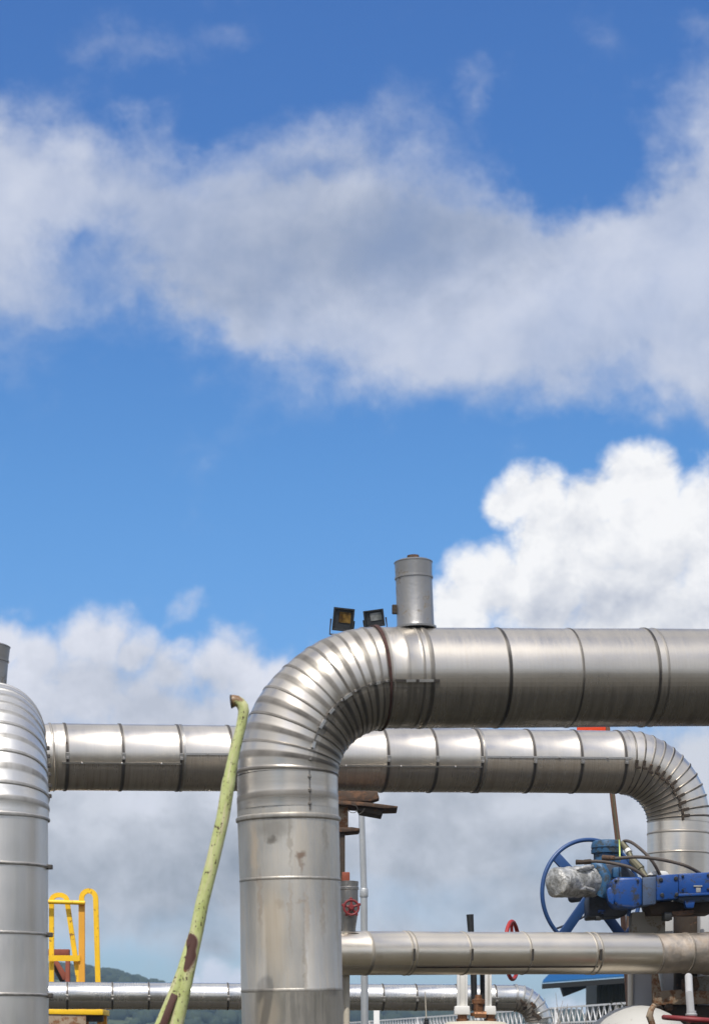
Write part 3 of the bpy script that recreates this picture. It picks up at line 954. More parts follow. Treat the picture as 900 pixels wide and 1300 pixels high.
def flood(c, w, h, tilt, roll, yawf, lens):
    rot = (Matrix.Rotation(R(roll), 3, 'Y') @ Matrix.Rotation(R(yawf), 3, 'Z') @ Matrix.Rotation(R(tilt), 3, 'X'))
    T = lambda x, y, z: c + rot @ V((x, y, z))
    mb = MB()
    # tray-shaped housing, open towards -Y
    b = bmesh.new()
    fr = [(-w / 2, -0.06, -h / 2), (w / 2, -0.06, -h / 2), (w / 2, -0.06, h / 2), (-w / 2, -0.06, h / 2)]
    bk = [(-w * .36, 0.09, -h * .36), (w * .36, 0.09, -h * .36), (w * .36, 0.09, h * .36), (-w * .36, 0.09, h * .36)]
    inn = [(x * 0.86, -0.06, z * 0.86) for x, _, z in fr]
    deep = [(x * 0.80, -0.028, z * 0.80) for x, _, z in fr]
    vv = [b.verts.new(T(*p)) for p in fr + bk + inn + deep]
    for i in range(4):
        j = (i + 1) % 4
        b.faces.new((vv[i], vv[j], vv[4 + j], vv[4 + i]))
        b.faces.new((vv[i], vv[8 + i], vv[8 + j], vv[j]))
        b.faces.new((vv[8 + i], vv[12 + i], vv[12 + j], vv[8 + j]))
    b.faces.new(vv[4:8]); b.faces.new(vv[12:16])
    bmesh.ops.recalc_face_normals(b, faces=b.faces)
    mb.bm(b)
    for i in range(5):
        mb.box(T(-w * .28 + i * w * .14, 0.10, 0), (0.012, 0.05, h * 0.6), rot)
    o = mb.build('floodlight', M['black'], lamp)
    MB().box(T(w * 0.085, -0.033, h * 0.10), (w * 0.56, 0.008, h * 0.46), rot, 0.003, 1).build('lens', lens, o)
    br = MB()
    br.tube([T(-w / 2 - .015, 0, 0), T(-w / 2 - .015, 0, -h * 0.66), T(w / 2 + .015, 0, -h * 0.66), T(w / 2 + .015, 0, 0)], 0.011, 8)
    br.build('bracket', M['rust_dark'], o)
    return o


flood(P(435, 787, YL), 27 * kz, 29 * kz, 8, 4, 10, M['lens_amber'])
flood(P(475.5, 785.5, YL), 26 * kz, 21.5 * kz, 8, -6, -8, M['lens_grey'])

# ------------------------------------------------------------------ orange marker on a brown pole
YM = 26.0
mk = thing('marker_pole', (P(800, 1335, YM).x, YM, 0), 'thin leaning brown pole with an orange plate under the largest pipe', 'marker')
MB().tube([(P(812, 1335, YM).x, YM, 0), P(784.5, 1072, YM), P(777, 1010, YM), P(771, 930, YM), P(767.5, 890, YM)], 0.036, 16).build('pole', M['brown_pole'], mk)
MB().tube([P(786, 1080, YM - 0.04), P(779.5, 1030, YM - 0.04), P(773, 932, YM - 0.04)], 0.012, 8).build('cable', M['olive'], mk)
MB().pxbox(732, 893, 768.5, 931.5, YM - 0.06, 0.02, 0.004).build('plate', M['orange'], mk)

# ------------------------------------------------------------------ support under the middle pipe
YS = 23.45
ps = thing('pipe_support', (P(420, 1335, YS).x, YS, 0), 'rusty steel post with plates propping the strapped pipe beside the big riser', 'pipe support')
cx_ = P(421, 1300, YS).x
mb = MB()
mb.pxbox(404, 1050, 438, 1335, YS + 0.05, 0.02).pxbox(404, 1050, 438, 1335, YS - 0.16, 0.02).pxbox(419, 1050, 423, 1335, YS - 0.14, 0.19)
mb.box((cx_, YS - 0.05, 0.63), (0.3, 0.24, 1.28))
mb.build('post', M['rust_dark'], ps)
MB().pxbox(402, 1023, 442, 1050, YS - 0.14, 0.28, 0.006).build('post_head', M['tan'], ps)
MB().prism([(395, 1050), (447, 1050), (457, 1051.5), (455, 1054.5), (440, 1056), (395, 1056.5)], YS - 0.2, 0.4, 0.004).build('bracket_plate', M['rust'], ps)
MB().prism([(390, 1016), (431, 1016.5), (455, 1017.5), (478, 1020), (505, 1023.5), (504, 1025.5), (488, 1026), (462, 1023), (430, 1021), (390, 1021)], YS - 0.30, 0.55, 0.003).build('saddle_plate', M['rust'], ps)
MB().prism([(452, 1023), (487, 1026), (484, 1035), (456, 1030)], YS - 0.24, 0.4, 0.004).build('beam_stub', M['rust_dark'], ps)
MB().prism([(400, 1004), (479, 1004), (480.5, 1010), (481.5, 1013), (470, 1017), (400, 1016.5)], YS - 0.12, 0.28, 0.004).build('pipe_shoe', M['rust'], ps)
wl = MB()
c = P(448, 1027, YS - 0.3)
wl.tube([c + V((0.055 * math.cos(a), 0, 0.045 * math.sin(a))) for a in [R(-170 + i * 18) for i in range(16)]], 0.004, 6)
wl.tube([P(455, 1034, YS - .3), P(460, 1031, YS - .3), P(463, 1026, YS - .3)], 0.004, 6)
wl.build('tie_wire', M['strap'], ps)

# slim cream post by the big riser, under the thin pipe
YC = 18.05
po = thing('support_post', (P(439.5, 1335, YC).x, YC, 0), 'slim cream post between the big riser and the thin pipe above', 'post')
ztop = P(440, 1236, YC).z
MB().tube([(P(439.8, 1300, YC).x, YC, 0.012), (P(439.8, 1300, YC).x, YC, ztop)], 0.030, 16).build('shaft', M['cream'], po)
MB().box((P(439.8, 1300, YC).x, YC, 0.006), (0.2, 0.2, 0.012), None, 0.002, 1).build('base_plate', M['rust'], po)

# white post before the hills
YW = 35.0
o = thing('white_post', (P(478, 1335, YW).x, YW, 0), 'plain white square post standing at the fence below the slim pipe', 'post')
MB().box((P(478, 1335, YW).x, YW, P(0, 1272, YW).z / 2), (0.105, 0.105, P(0, 1272, YW).z), None, 0.008).build('shaft', M['white_paint'], o)
MB().box((P(478, 1335, YW).x, YW, P(0, 1272, YW).z + 0.015), (0.14, 0.14, 0.03), None, 0.008).build('cap', M['white_paint'], o)

# thin whip antenna
YA = 25.0
an = thing('whip_antenna', (P(541, 1335, YA).x, YA, 0), 'thin whip antenna with a stubby black foot in front of the slim pipe', 'antenna')
MB().cyl(P(541, 1293, YA), P(539.5, 1259, YA), 0.008, 0.005, 10).build('rod', M['cream'], an)
MB().lathe(P(541, 1302, YA), UPV, [(0, .03), (.03, .034), (.06, .026), (.075, .032), (.09, .02), (.1, .01)], 16).build('foot', M['black'], an)
MB().cyl((P(541, 1302, YA).x, YA, 0), P(541, 1302, YA), 0.03, None, 14).build('mast', M['galv'], an)

# ------------------------------------------------------------------ yellow access platform
YP = 33.0
kp = YP / F
pl = thing('access_platform', (P(95, 1335, YP).x, YP, 0), 'yellow guard rails with looped tops on a small rusty platform', 'platform')


def bar(name, pts, w, th, mat, Y=YP):
    """flat bar bent along photo points (rectangular section)"""
    ps_ = [P(x, y, Y) for x, y in pts]
    mb = MB(); vs = []; fs = []
    n = len(ps_)
    for i in range(n):
        t = (ps_[min(i + 1, n - 1)] - ps_[max(i - 1, 0)]).normalized()
        s = t.cross(V((0, 1, 0))).normalized()
        for a, b in ((-1, -1), (1, -1), (1, 1), (-1, 1)):
            vs.append(ps_[i] + s * (a * w / 2) + V((0, b * th / 2, 0)))
    for i in range(n - 1):
        for k in range(4):
            k2 = (k + 1) % 4
            fs.append((i * 4 + k, i * 4 + k2, (i + 1) * 4 + k2, (i + 1) * 4 + k))
    fs.append((3, 2, 1, 0)); fs.append(tuple(range((n - 1) * 4, n * 4)))
    mb.addm(vs, fs)
    return mb.build(name, mat, pl)


def archpts(x0, x1, ytop, yb, n=12):
    cx = (x0 + x1) / 2; r = (x1 - x0) / 2
    return [(cx - r * math.cos(math.pi * i / n), yb - (yb - ytop) * math.sin(math.pi * i / n)) for i in range(n + 1)]


bar('loop_rail', [(66, 1285)] + [(66, 1144)] + archpts(66, 85.5, 1136.2, 1143)[1:] + [(102.5, 1258), (106, 1285)], 0.080, 0.05, M['yellow'])
bar('loop_rail', [(104.3, 1285), (104.0, 1146)] + archpts(104.0, 122, 1131.0, 1141)[1:] + [(126.0, 1285)], 0.085, 0.05, M['yellow'], YP + 0.12)
bar('post', [(104.5, 1285), (104.3, 1146)], 0.1, 0.06, M['yellow_faded'], YP - 0.05)
MB().tube([P(40, 1144.2, YP - 0.13), P(108.5, 1146.2, YP - 0.13)], 0.036, 14).build('top_rail', M['yellow'], pl)
bar('mid_rail', [(62, 1216.5), (102, 1216.5)], 0.095, 0.03, M['yellow'], YP - 0.10)
MB().prism([(40, 1281), (131, 1281.5), (131, 1288.5), (40, 1287)], YP - 0.2, 0.9, 0.005).build('toe_plate', M['yellow'], pl)
MB().prism([(40, 1287.5), (109.5, 1288), (109.5, 1330), (40, 1330)], YP - 0.18, 0.08, 0.005).build('side_panel', M['tan'], pl)
MB().pxbox(110, 1289, 131, 1297, YP - 0.1, 0.12, 0.004).build('slot_shade', M['rust_dark'], pl)  # dark bar, its colour standing for the shade inside the slot
for x0, x1, dy in ((109.5, 112, 0.05), (124, 130, -0.05), (62, 66, .6), (124, 130, .6)):
    zt = P(0, 1289, YP).z
    xx0, xx1 = P(x0, 0, YP).x, P(x1, 0, YP).x
    MB().box(((xx0 + xx1) / 2, YP + dy + 0.05, zt / 2), (xx1 - xx0, 0.06, zt), None, 0.004, 1).build('leg', M['yellow_faded'], pl)

YR = 36.5
sf = thing('braced_tower', (P(80, 1335, YR).x, YR, 0), 'red oxide braced steel frame standing behind the yellow rails', 'steel frame')
MB().pxbox(50, 1205, 88, 1213, YR, 0.15, 0.006).build('top_beam', M['rust_red'], sf)
MB().box((P(86, 0, YR).x, YR + 0.07, P(0, 1213, YR).z / 2), (0.075, 0.12, P(0, 1213, YR).z), None, 0.006).build('post', M['rust_red'], sf)
MB().box((P(52, 0, YR).x, YR + 0.07, P(0, 1213, YR).z / 2), (0.075, 0.12, P(0, 1213, YR).z), None, 0.006).build('post', M['rust_red'], sf)
MB().prism([(66, 1216), (71, 1216), (84, 1236), (84, 1244), (80, 1244)], YR + 0.03, 0.08, 0.005).build('brace', M['rust_red'], sf)
MB().prism([(72, 1222), (75, 1222), (84, 1250), (79, 1250), (66, 1228)], YR + 0.14, 0.06, 0.005).build('brace', M['rust_dark'], sf)

# ------------------------------------------------------------------ blue motorised valve
YV = 20.0
kv = YV / F
mv = thing('motorised_valve', (P(873, 1335, YV).x, 20.9, 0), 'blue motorised valve with large spoked wheel, foil wrapped motor and drooping cables', 'valve')
# big wheel
WY = 20.55
kw = WY / F
wcn = P(750, 1135.5, WY)
wax = V((0.40, -1.0, 0.02)).normalized()
RW = 69.5 * kw
o = MB().ring(wcn, wax, RW, 2.7 * kw, 84, 14).build('wheel_rim', M['blue_wheel'], mv)
up_ = V((0, 0, 1)); ex = wax.cross(up_).normalized() * -1
if ex.x < 0: ex = -ex
ez = ex.cross(wax).normalized()
if ez.z < 0: ez = -ez
for a, ra in ((137, 1.0), (232, 1.0), (310, 1.0), (42, 1.0)):
    d = ex * math.cos(R(a)) + ez * math.sin(R(a))
    sd = wax.cross(d)
    mid_ = wcn + d * RW * 0.53
    rot = Matrix((d, sd, wax)).transposed()
    MB().box(mid_, (RW * 0.94, 0.105, 0.03), rot, 0.006).build('wheel_spoke', M['blue_wheel'], mv)
MB().lathe(wcn + wax * 0.08, -wax, [(0, .06), (.02, .09), (.14, .09), (.2, .06), (0.5, .05)], 20).build('wheel_hub', M['navy'], mv)
MB().tube([P(703, 1180, WY), P(727, 1171, WY - 0.05), P(748, 1160, WY - 0.05)], 0.011, 8).build('wheel_rod', M['navy'], mv)
# gear body, its upper part navy to carry the shading there
MB().prism([(747, 1140), (752, 1130), (758, 1096), (790, 1096), (806, 1110), (806, 1152), (792, 1163), (747, 1166)], 20.0, 0.42, 0.02).build('gear_body', M['navy'], mv)
MB().pxbox(744, 1162, 766, 1166, 19.98, 0.2, 0.004).pxbox(756, 1163, 763, 1168, 19.96, 0.1, 0.004).build('base_lug', M['black'], mv)
MB().pxbox(759, 1155, 768, 1160, 19.97, 0.05, 0.008).build('blue_tab', M['blue'], mv)
# teal cover on top
tb = P(770, 1140, 20.15)
MB().lathe(tb, UPV, [(0, 19 * kv), (26 * kv, 19 * kv), (40 * kv, 18.5 * kv), (44 * kv, 17 * kv), (56 * kv, 17 * kv), (57 * kv, 20 * kv), (61.5 * kv, 20.3 * kv), (62 * kv, 19.3 * kv), (63.5 * kv, 19.3 * kv), (64 * kv, 20.3 * kv), (68 * kv, 20 * kv), (72 * kv, 18.5 * kv), (73.5 * kv, 15 * kv)], 40).build('top_cover', M['teal'], mv)
MB().tube([P(753, 1098, 19.95), P(762, 1102, 19.9), P(768, 1113, 19.88), P(768, 1126, 19.88), P(762, 1138, 19.9)], [7 * kv, 8 * kv, 8 * kv, 8 * kv, 8 * kv], 20).build('cable_elbow', M['teal'], mv)
MB().pxbox(778, 1101, 788, 1114, 19.8, 0.14, 0.008).build('cable_box', M['teal'], mv)
# foil wrapped motor
fa = P(757, 1119.5, 20.0); fb = P(703, 1120.5, 19.62)
ax_ = (fb - fa)
Lf = ax_.length
prof = [(0, 15 * kv), (0.02, 18.5 * kv)] + [(0.02 + (Lf - 0.06) * i / 14, (18.9 + 0.5 * math.sin(i * 2.1)) * kv) for i in range(1, 15)] + [(Lf - 0.02, 18.2 * kv), (Lf, 16 * kv), (Lf + 0.012, 9 * kv)]
mb = MB().lathe(fa, ax_, prof, 48)
for v in mb.v:
    n_ = V((mnoise.noise(v * 14), mnoise.noise(v * 14 + V((9, 0, 0))), mnoise.noise(v * 14 + V((0, 9, 0)))))
    v += n_ * 0.014
mb.build('foil_wrapped_motor', M['foil'], mv)
MB().tube([P(731, 1129.5, 19.66), P(742, 1128, 19.68), P(752, 1131, 19.8)], [0.012, 0.022, 0.03], 10).build('foil_flap', M['foil'], mv)
MB().tube([P(731, 1104, 19.66), P(742, 1101.5, 19.7), P(752, 1100.5, 19.82)], [0.012, 0.022, 0.022], 10).build('foil_flap', M['foil'], mv)
# long blue housing
MB().prism([(775, 1119), (781, 1113.5), (815, 1113), (815, 1150), (806, 1153), (783, 1151.5), (776, 1143)], 19.45, 0.42, 0.03, 3).build('end_housing', M['blue'], mv)
MB().prism([(815, 1114), (833, 1112.5), (833, 1147.5), (815, 1149.5)], 19.47, 0.38, 0.012).build('neck_housing', M['blue_grey'], mv)
o = MB().prism([(833, 1111), (860.5, 1109.5), (860.5, 1140.5), (833, 1143)], 19.41, 0.46, 0.010).build('joint_flange', M['blue'], mv)
for x, y in ((838, 1117), (857, 1115.5), (839.5, 1136.5), (858, 1136)):
    MB().lathe(P(x, y, 19.43), V((0, -1, 0)), [(0, .021), (.03, .021), (.034, .016)], 8, False).build('bolt', M['black'], o)
MB().prism([(860.5, 1109), (906, 1107), (906, 1136), (860.5, 1137.5)], 19.45, 0.42, 0.014).build('spring_housing', M['blue'], mv)
MB().prism([(861, 1134.5), (906, 1133), (906, 1136), (861, 1138)], 19.38, 0.30, 0.004).build('ledge', M['blue'], mv)
MB().prism([(861, 1138), (906, 1136.2), (906, 1143), (868, 1145), (861, 1142)], 19.44, 0.36, 0.008).build('lower_housing', M['blue_grey'], mv)
for x, y, Y in ((781, 1118, 19.45), (781, 1147, 19.45), (809, 1118, 19.45), (809, 1147, 19.45), (866, 1112.5, 19.45), (866, 1130, 19.45), (898, 1111, 19.45), (898, 1129, 19.45)):
    MB().lathe(P(x, y, Y + 0.008), V((0, -1, 0)), [(0, .013), (.022, .013), (.026, .009)], 6, False).build('bolt', M['navy'], mv)
for i in range(7):
    a = R(195 + i * 25)
    MB().lathe(tb + V((math.cos(a) * 19.6 * kv, math.sin(a) * 19.6 * kv, 61.8 * kv)), UPV, [(0, .012), (1.6 * kv, .012)], 6, False).build('bolt', M['navy'], mv)
MB().prism([(868, 1143), (882, 1143), (880, 1152.5), (871, 1152.5)], 19.42, 0.12, 0.006).build('lug', M['blue'], mv)
MB().pxbox(880, 1124, 891, 1126, 19.44, 0.02, 0.002).pxbox(883, 1127, 889, 1133, 19.445, 0.02, 0.003).build('name_plate', M['grey_worn'], mv)
MB().prism([(775, 1126), (771, 1128), (770, 1134), (772, 1144), (778, 1149), (780, 1140), (778, 1130)], 19.42, 0.08, 0.008).build('side_flange', M['blue'], mv)
MB().prism([(822, 1146), (906, 1141), (906, 1159), (826, 1160)], 19.62, 0.5, 0.01).build('under_shade', M['rust_dark'], mv)  # dark block put in as the black shade below the blue housing
for i, (x0, y0, x1, y1, Yb) in enumerate(((843, 1158, 853, 1168, 19.5),)):
    MB().pxbox(x0, y0, x1, y1, Yb, 0.2, 0.01).build('mounting_block', M['black'], mv)
MB().prism([(853, 1157), (880, 1155), (880, 1160.5), (853, 1163)], 19.52, 0.2, 0.005).build('mounting_plate', M['rust'], mv)
# valve neck down to the ground
nk = V((P(873.5, 1160, 20.6).x, 20.6, 0))
MB().lathe(nk, UPV, [(0, .33), (.05, .33), (.06, .2), (0.5, .34), (1.1, .34), (1.5, .2), (1.75, .2), (1.78, .26), (1.86, .26), (1.87, .155), (P(0, 1158, 20.6).z, .155)], 32).build('valve_neck', M['rust_dark'], mv)
for x0, x1 in ((843, 857), (891, 905)):
    xa, xb = P(x0, 0, 20.15).x, P(x1, 0, 20.15).x
    z1 = P(0, 1160, 20.15).z
    MB().box(((xa + xb) / 2, 20.4, (1.85 + z1) / 2), (xb - xa, 0.25, z1 - 1.85), None, 0.01).build('yoke_plate', M['grey_paint'], mv)
# cables
def cable(pts, r, mat=None, name='cable'):
    ps_ = [P(*p) for p in pts]
    out = []
    n = len(ps_)
    for i in range(n - 1):
        p0, p1, p2, p3 = ps_[max(i - 1, 0)], ps_[i], ps_[i + 1], ps_[min(i + 2, n - 1)]
        for k in range(6):
            t = k / 6
            out.append(0.5 * ((2 * p1) + (p2 - p0) * t + (2 * p0 - 5 * p1 + 4 * p2 - p3) * t * t + (3 * p1 - p0 - 3 * p2 + p3) * t ** 3))
    out.append(ps_[-1])
    return MB().tube(out, r, 12).build(name, mat or M['rubber'], mv)


cable([(744, 1094, 19.5), (758, 1093.5, 19.5), (778, 1096, 19.5), (800, 1101.5, 19.45), (818, 1113, 19.5)], 0.016)
cable([(770, 1091, 19.6), (786, 1089.5, 19.5), (808, 1088, 19.45), (830, 1090, 19.45), (852, 1094, 19.45), (872, 1100, 19.45), (888, 1108.5, 19.55)], 0.017)
cable([(789, 1071, 19.9), (793, 1067.5, 19.85), (802, 1070, 19.75), (815, 1080, 19.6), (828, 1094, 19.55), (838, 1112, 19.6)], 0.016)
MB().cyl(P(730.5, 1094.5, 19.5), P(741, 1094.5, 19.5), 0.026, 0.022, 14).cyl(P(741, 1094.5, 19.5), P(750, 1093.8, 19.5), 0.028, 0.028, 6, False).build('cable_gland', M['rust_dark'], mv)
MB().cyl(P(765, 1089, 19.6), P(780, 1089.5, 19.52), 0.030, 0.024, 14).build('cable_gland', M['rust'], mv)
MB().cyl(P(789, 1070, 19.88), P(796, 1079, 19.82), 0.030, 0.034, 14).cyl(P(798, 1083, 19.8), P(803, 1094, 19.75), 0.028, 0.028, 14).build('cable_gland', M['olive'], mv)
MB().cyl(P(796, 1079, 19.82), P(798, 1082.5, 19.8), 0.036, 0.036, 14).build('gland_ring', M['white_paint'], mv)
MB().cyl(P(802, 1092, 19.75), P(813, 1104, 19.68), 0.040, 0.046, 10).cyl(P(813, 1104, 19.68), P(820, 1115, 19.6), 0.034, 0.030, 14).build('cable_gland', M['olive'], mv)
cable([(785.5, 1066, 19.72), (786, 1076, 19.7), (786.5, 1092, 19.55)], 0.0075, M['wire_green'], 'earth_wire')
MB().tube([P(797, 1163, 19.7), P(801, 1146, 19.7)], 0.018, 10).build('blue_tube', M['blue_wheel'], mv)
MB().prism([(820, 1111), (830, 1105), (845, 1106), (850, 1111)], 19.6, 0.2, 0.006).build('white_cap', M['white_paint'], mv)

# grey steel column carrying the valve
gc = thing('steel_column', (P(815, 1335, 20.3).x, 20.45, 0), 'light grey steel column under the blue valve, crossed by the thin pipe', 'column')
zt = P(0, 1160, 20.3).z
xa, xb = P(803, 0, 20.3).x, P(828.5, 0, 20.3).x
MB().box(((xa + xb) / 2, 20.42, zt / 2), (xb - xa, 0.22, zt), None, 0.006).build('shaft', M['grey_paint'], gc)
MB().pxbox(800.5, 1200, 803.2, 1335, 20.28, 0.26, 0.003).build('edge_flange', M['cream'], gc)
MB().prism([(802, 1158), (844, 1157), (844, 1190), (802, 1190)], 20.0, 0.26, 0.006).build('head_block', M['grey_worn'], gc)
bp = thing('brown_column', (P(798, 1335, 24.0).x, 24.0, 0), 'narrow rusty brown column standing just behind the light grey column', 'column')
MB().box((P(798.4, 0, 24.0).x, 24.05, P(0, 1160, 24).z / 2), (0.052, 0.10, P(0, 1160, 24).z), None, 0.004).build('shaft', M['rust'], bp)
MB().box((P(798.4, 0, 24.0).x, 24.05, 0.01), (0.22, 0.22, 0.02), None, 0.004).build('base_plate', M['rust'], bp)

# rusty skid behind the thin pipe
sk = thing('steel_skid', (P(868, 1335, 20.1).x, 20.1, 0), 'rust streaked tan skid frame with dark openings below the thin pipe', 'skid frame')
MB().prism([(829, 1262), (833, 1258), (868, 1256), (910, 1259), (910, 1274), (845, 1276), (829, 1275)], 20.0, 0.12, 0.006).build('cross_beam', M['tan'], sk)
MB().prism([(829, 1236), (835, 1236), (839, 1258), (829, 1262)], 20.0, 0.14, 0.006).build('knee_plate', M['tan'], sk)
MB().prism([(880, 1240), (910, 1238), (910, 1260), (884, 1260)], 20.02, 0.1, 0.006).build('knee_plate', M['grey_worn'], sk)
MB().prism([(866, 1243), (884, 1240), (888, 1252), (884, 1258), (866, 1258)], 19.95, 0.1, 0.008).build('rusty_bracket', M['rust'], sk)
MB().pxbox(829, 1276, 910, 1316, 20.1, 0.3, 0.01).build('back_panel', M['rust_dark'], sk)
for x, y in ((835, 1281), (848, 1279)):
    MB().lathe(P(x, y, 20.0), V((0, -1, 0)), [(0, .045), (.05, .045), (.06, .03)], 6, False).build('bolt', M['rust'], sk)
for x in (832, 905):
    MB().box((P(x, 0, 20.2).x, 20.25, P(0, 1276, 20.2).z / 2), (0.1, 0.1, P(0, 1276, 20.2).z), None, 0.004).build('leg', M['rust_dark'], sk)
MB().prism([(834, 1287), (846, 1286), (846, 1300), (834, 1300)], 19.9, 0.06, 0.006).build('grey_plate', M['grey_paint'], sk)

# valve with horizontal red wheel under the thin pipe
YH = 18.3
rv = thing('handwheel_valve', (P(876, 1335, YH).x, YH, 0), 'valve with grey stem pipe and flat red hand wheel under the weathered pipe end', 'valve')
hx = P(875.5, 1300, YH).x
MB().tube([P(876.5, 1288, YH), P(874.5, 1262, YH), P(873.5, 1240, 18.9)], [5.0 * YH / F, 4.8 * YH / F, 5 * YH / F], 18).build('stem_pipe', M['grey_paint'], rv)
MB().lathe(P(877, 1290, YH), UPV, [(0, .05), (.01, .056), (.02, .056), (.024, .045), (.05, .045)], 14).build('stem_nut', M['grey_paint'], rv)
hc = P(877, 1294, YH)
hax = V((0.07, -0.035, 1)).normalized()
MB().ring(hc, hax, 0.25, 0.024, 56, 12).build('wheel_rim', M['red_dull'], rv)
sp_ = MB()
h1 = hax.cross(V((0, 1, 0))).normalized(); h2 = hax.cross(h1)
for i in range(4):
    a = R(90 * i + 8)
    sp_.tube([hc, hc + (h1 * math.cos(a) + h2 * math.sin(a)) * 0.25], [0.020, 0.015], 10)
sp_.lathe(hc - hax * 0.03, hax, [(0, .05), (.06, .055), (.07, .04)], 18)
sp_.build('wheel_spider', M['red_dull'], rv)
MB().lathe((hx, YH, 0), UPV, [(0, .2), (.04, .2), (.05, .09), (0.4, .17), (0.9, .17), (1.2, .08), (1.3, .13), (1.36, .13), (1.37, .04), (hc.z, .04)], 24).build('valve_body', M['rust_dark'], rv)

# white insulated dome
YD = 18.9
dm = thing('insulated_dome', (P(812, 1335, YD).x, YD + .4, 0), 'smooth off white domed vessel top below the light grey column', 'vessel')
zc = P(0, 1337, YD + .45).z
c = V((P(819, 1300, YD).x, YD + 0.5, P(0, 1276, YD + .5).z))
MB().lathe((c.x, c.y, 0), UPV, [(0, .50), (c.z - 0.34, .50), (c.z - 0.26, .485), (c.z - 0.19, .44), (c.z - 0.13, .375), (c.z - 0.08, .30), (c.z - 0.04, .21), (c.z - 0.012, .12), (c.z, .02)], 56).build('shell', M['dome'], dm)
MB().tube([P(830, 1276, YD - .3), P(826, 1282, YD - .32), P(824, 1290, YD - .32), P(828, 1302, YD - .3)], [0.024, 0.028, 0.034, 0.03], 14).build('hose_stub', M['tan'], dm)

# gate valve with yoke between the pipes
YY = 20.6
ky = YY / F
gv = thing('gate_valve', (P(603, 1335, YY).x, YY, 0), 'white yoked gate valve with black stem and upright red wheel behind the thin pipe', 'valve')
MB().tube([P(596.3, 1161, YY), P(597.5, 1182, YY), P(601, 1240, YY), P(602, 1283, YY)], [4.6 * ky, 4.0 * ky, 4.0 * ky, 4.0 * ky], 16).build('stem', M['black'], gv)
MB().tube([P(611.5, 1182 + 30, YY + .12), P(612.5, 1286, YY + .12)], 3.0 * ky, 12).build('guide_rod', M['black'], gv)
for x0, x1, xf0, xf1, Yo in ((580, 593.5, 577.5, 596, YY - 0.1), (615.5, 624, 615.5, 629, YY - 0.06)):
    a = MB()
    a.prism([(x0, 1205), (x1, 1205), (x1, 1277), (x0, 1277)], Yo, 0.025, 0.003)
    a.prism([(x0, 1205), (x0 + 3.5, 1205), (x0 + 3.5, 1277), (x0, 1277)], Yo - 0.07, 0.068, 0.003)
    a.prism([(x1 - 3, 1205), (x1, 1205), (x1, 1277), (x1 - 3, 1277)], Yo - 0.05, 0.048, 0.003)
    a.prism([(xf0, 1277), (xf1, 1277), (xf1 + 1, 1288), (xf0 - 1, 1288)], Yo - 0.08, 0.16, 0.008)
    a.build('yoke_arm', M['white_paint'], gv)
    xm = (xf0 + xf1) / 2
    MB().lathe(P(xm, 1297, Yo), UPV, [(0, .06), (.03, .065), (.035, .05), (.075, .05)], 6, False).build('yoke_nut', M['brass'], gv)
gl_ = MB()
gl_.lathe(P(607, 1290, YY - .1), UPV, [(0, .08), (.03, .085), (.04, .05), (.12, .05), (.13, .07), (.17, .07), (.18, .04), (.22, .035)], 14)
gl_.build('gland', M['brass'], gv)
MB().cyl(P(602, 1288, YY - .16), P(617, 1288, YY - .16), 0.035, None, 12).build('gland_bolt', M['brass'], gv)
MB().cyl(P(605.5, 1270, YY - .14), P(605.5, 1286, YY - .14), 0.022, None, 10).build('gland_bolt', M['brass'], gv)
MB().box((P(602, 0, YY).x, YY, P(0, 1212, YY).z), (0.34, 0.22, 0.16), None, 0.02).build('gear_box', M['white_paint'], gv)
MB().cyl(P(612, 1206, YY), P(652, 1206.5, YY - 0.06), 0.025, None, 14).build('wheel_shaft', M['rust_dark'], gv)
wr = P(650, 1206.5, YY - 0.06)
wxa = V((0.95, -0.31, 0)).normalized()
MB().ring(wr, wxa, 36.5 * ky, 2.6 * ky, 60, 12).build('wheel_rim', M['red'], gv)
s_ = MB()
wy = UPV; wz = wxa.cross(UPV).normalized()
for a in (83, 203, 323):
    s_.tube([wr, wr + (wy * math.sin(R(a)) + wz * math.cos(R(a))) * 36 * ky], [0.02, 0.016], 10)
s_.lathe(wr - wxa * .04, wxa, [(0, .035), (.08, .035)], 14)
s_.build('wheel_spider', M['red'], gv)
MB().lathe((P(604, 0, YY).x, YY, 0), UPV, [(0, .26), (.05, .26), (.06, .16), (0.4, .30), (1.0, .30), (1.5, .2), (1.7, .33), (P(0, 1301, YY).z, .34), (P(0, 1297.5, YY).z, .30), (P(0, 1295.5, YY).z, .08)], 36).build('valve_body', M['cream'], gv)

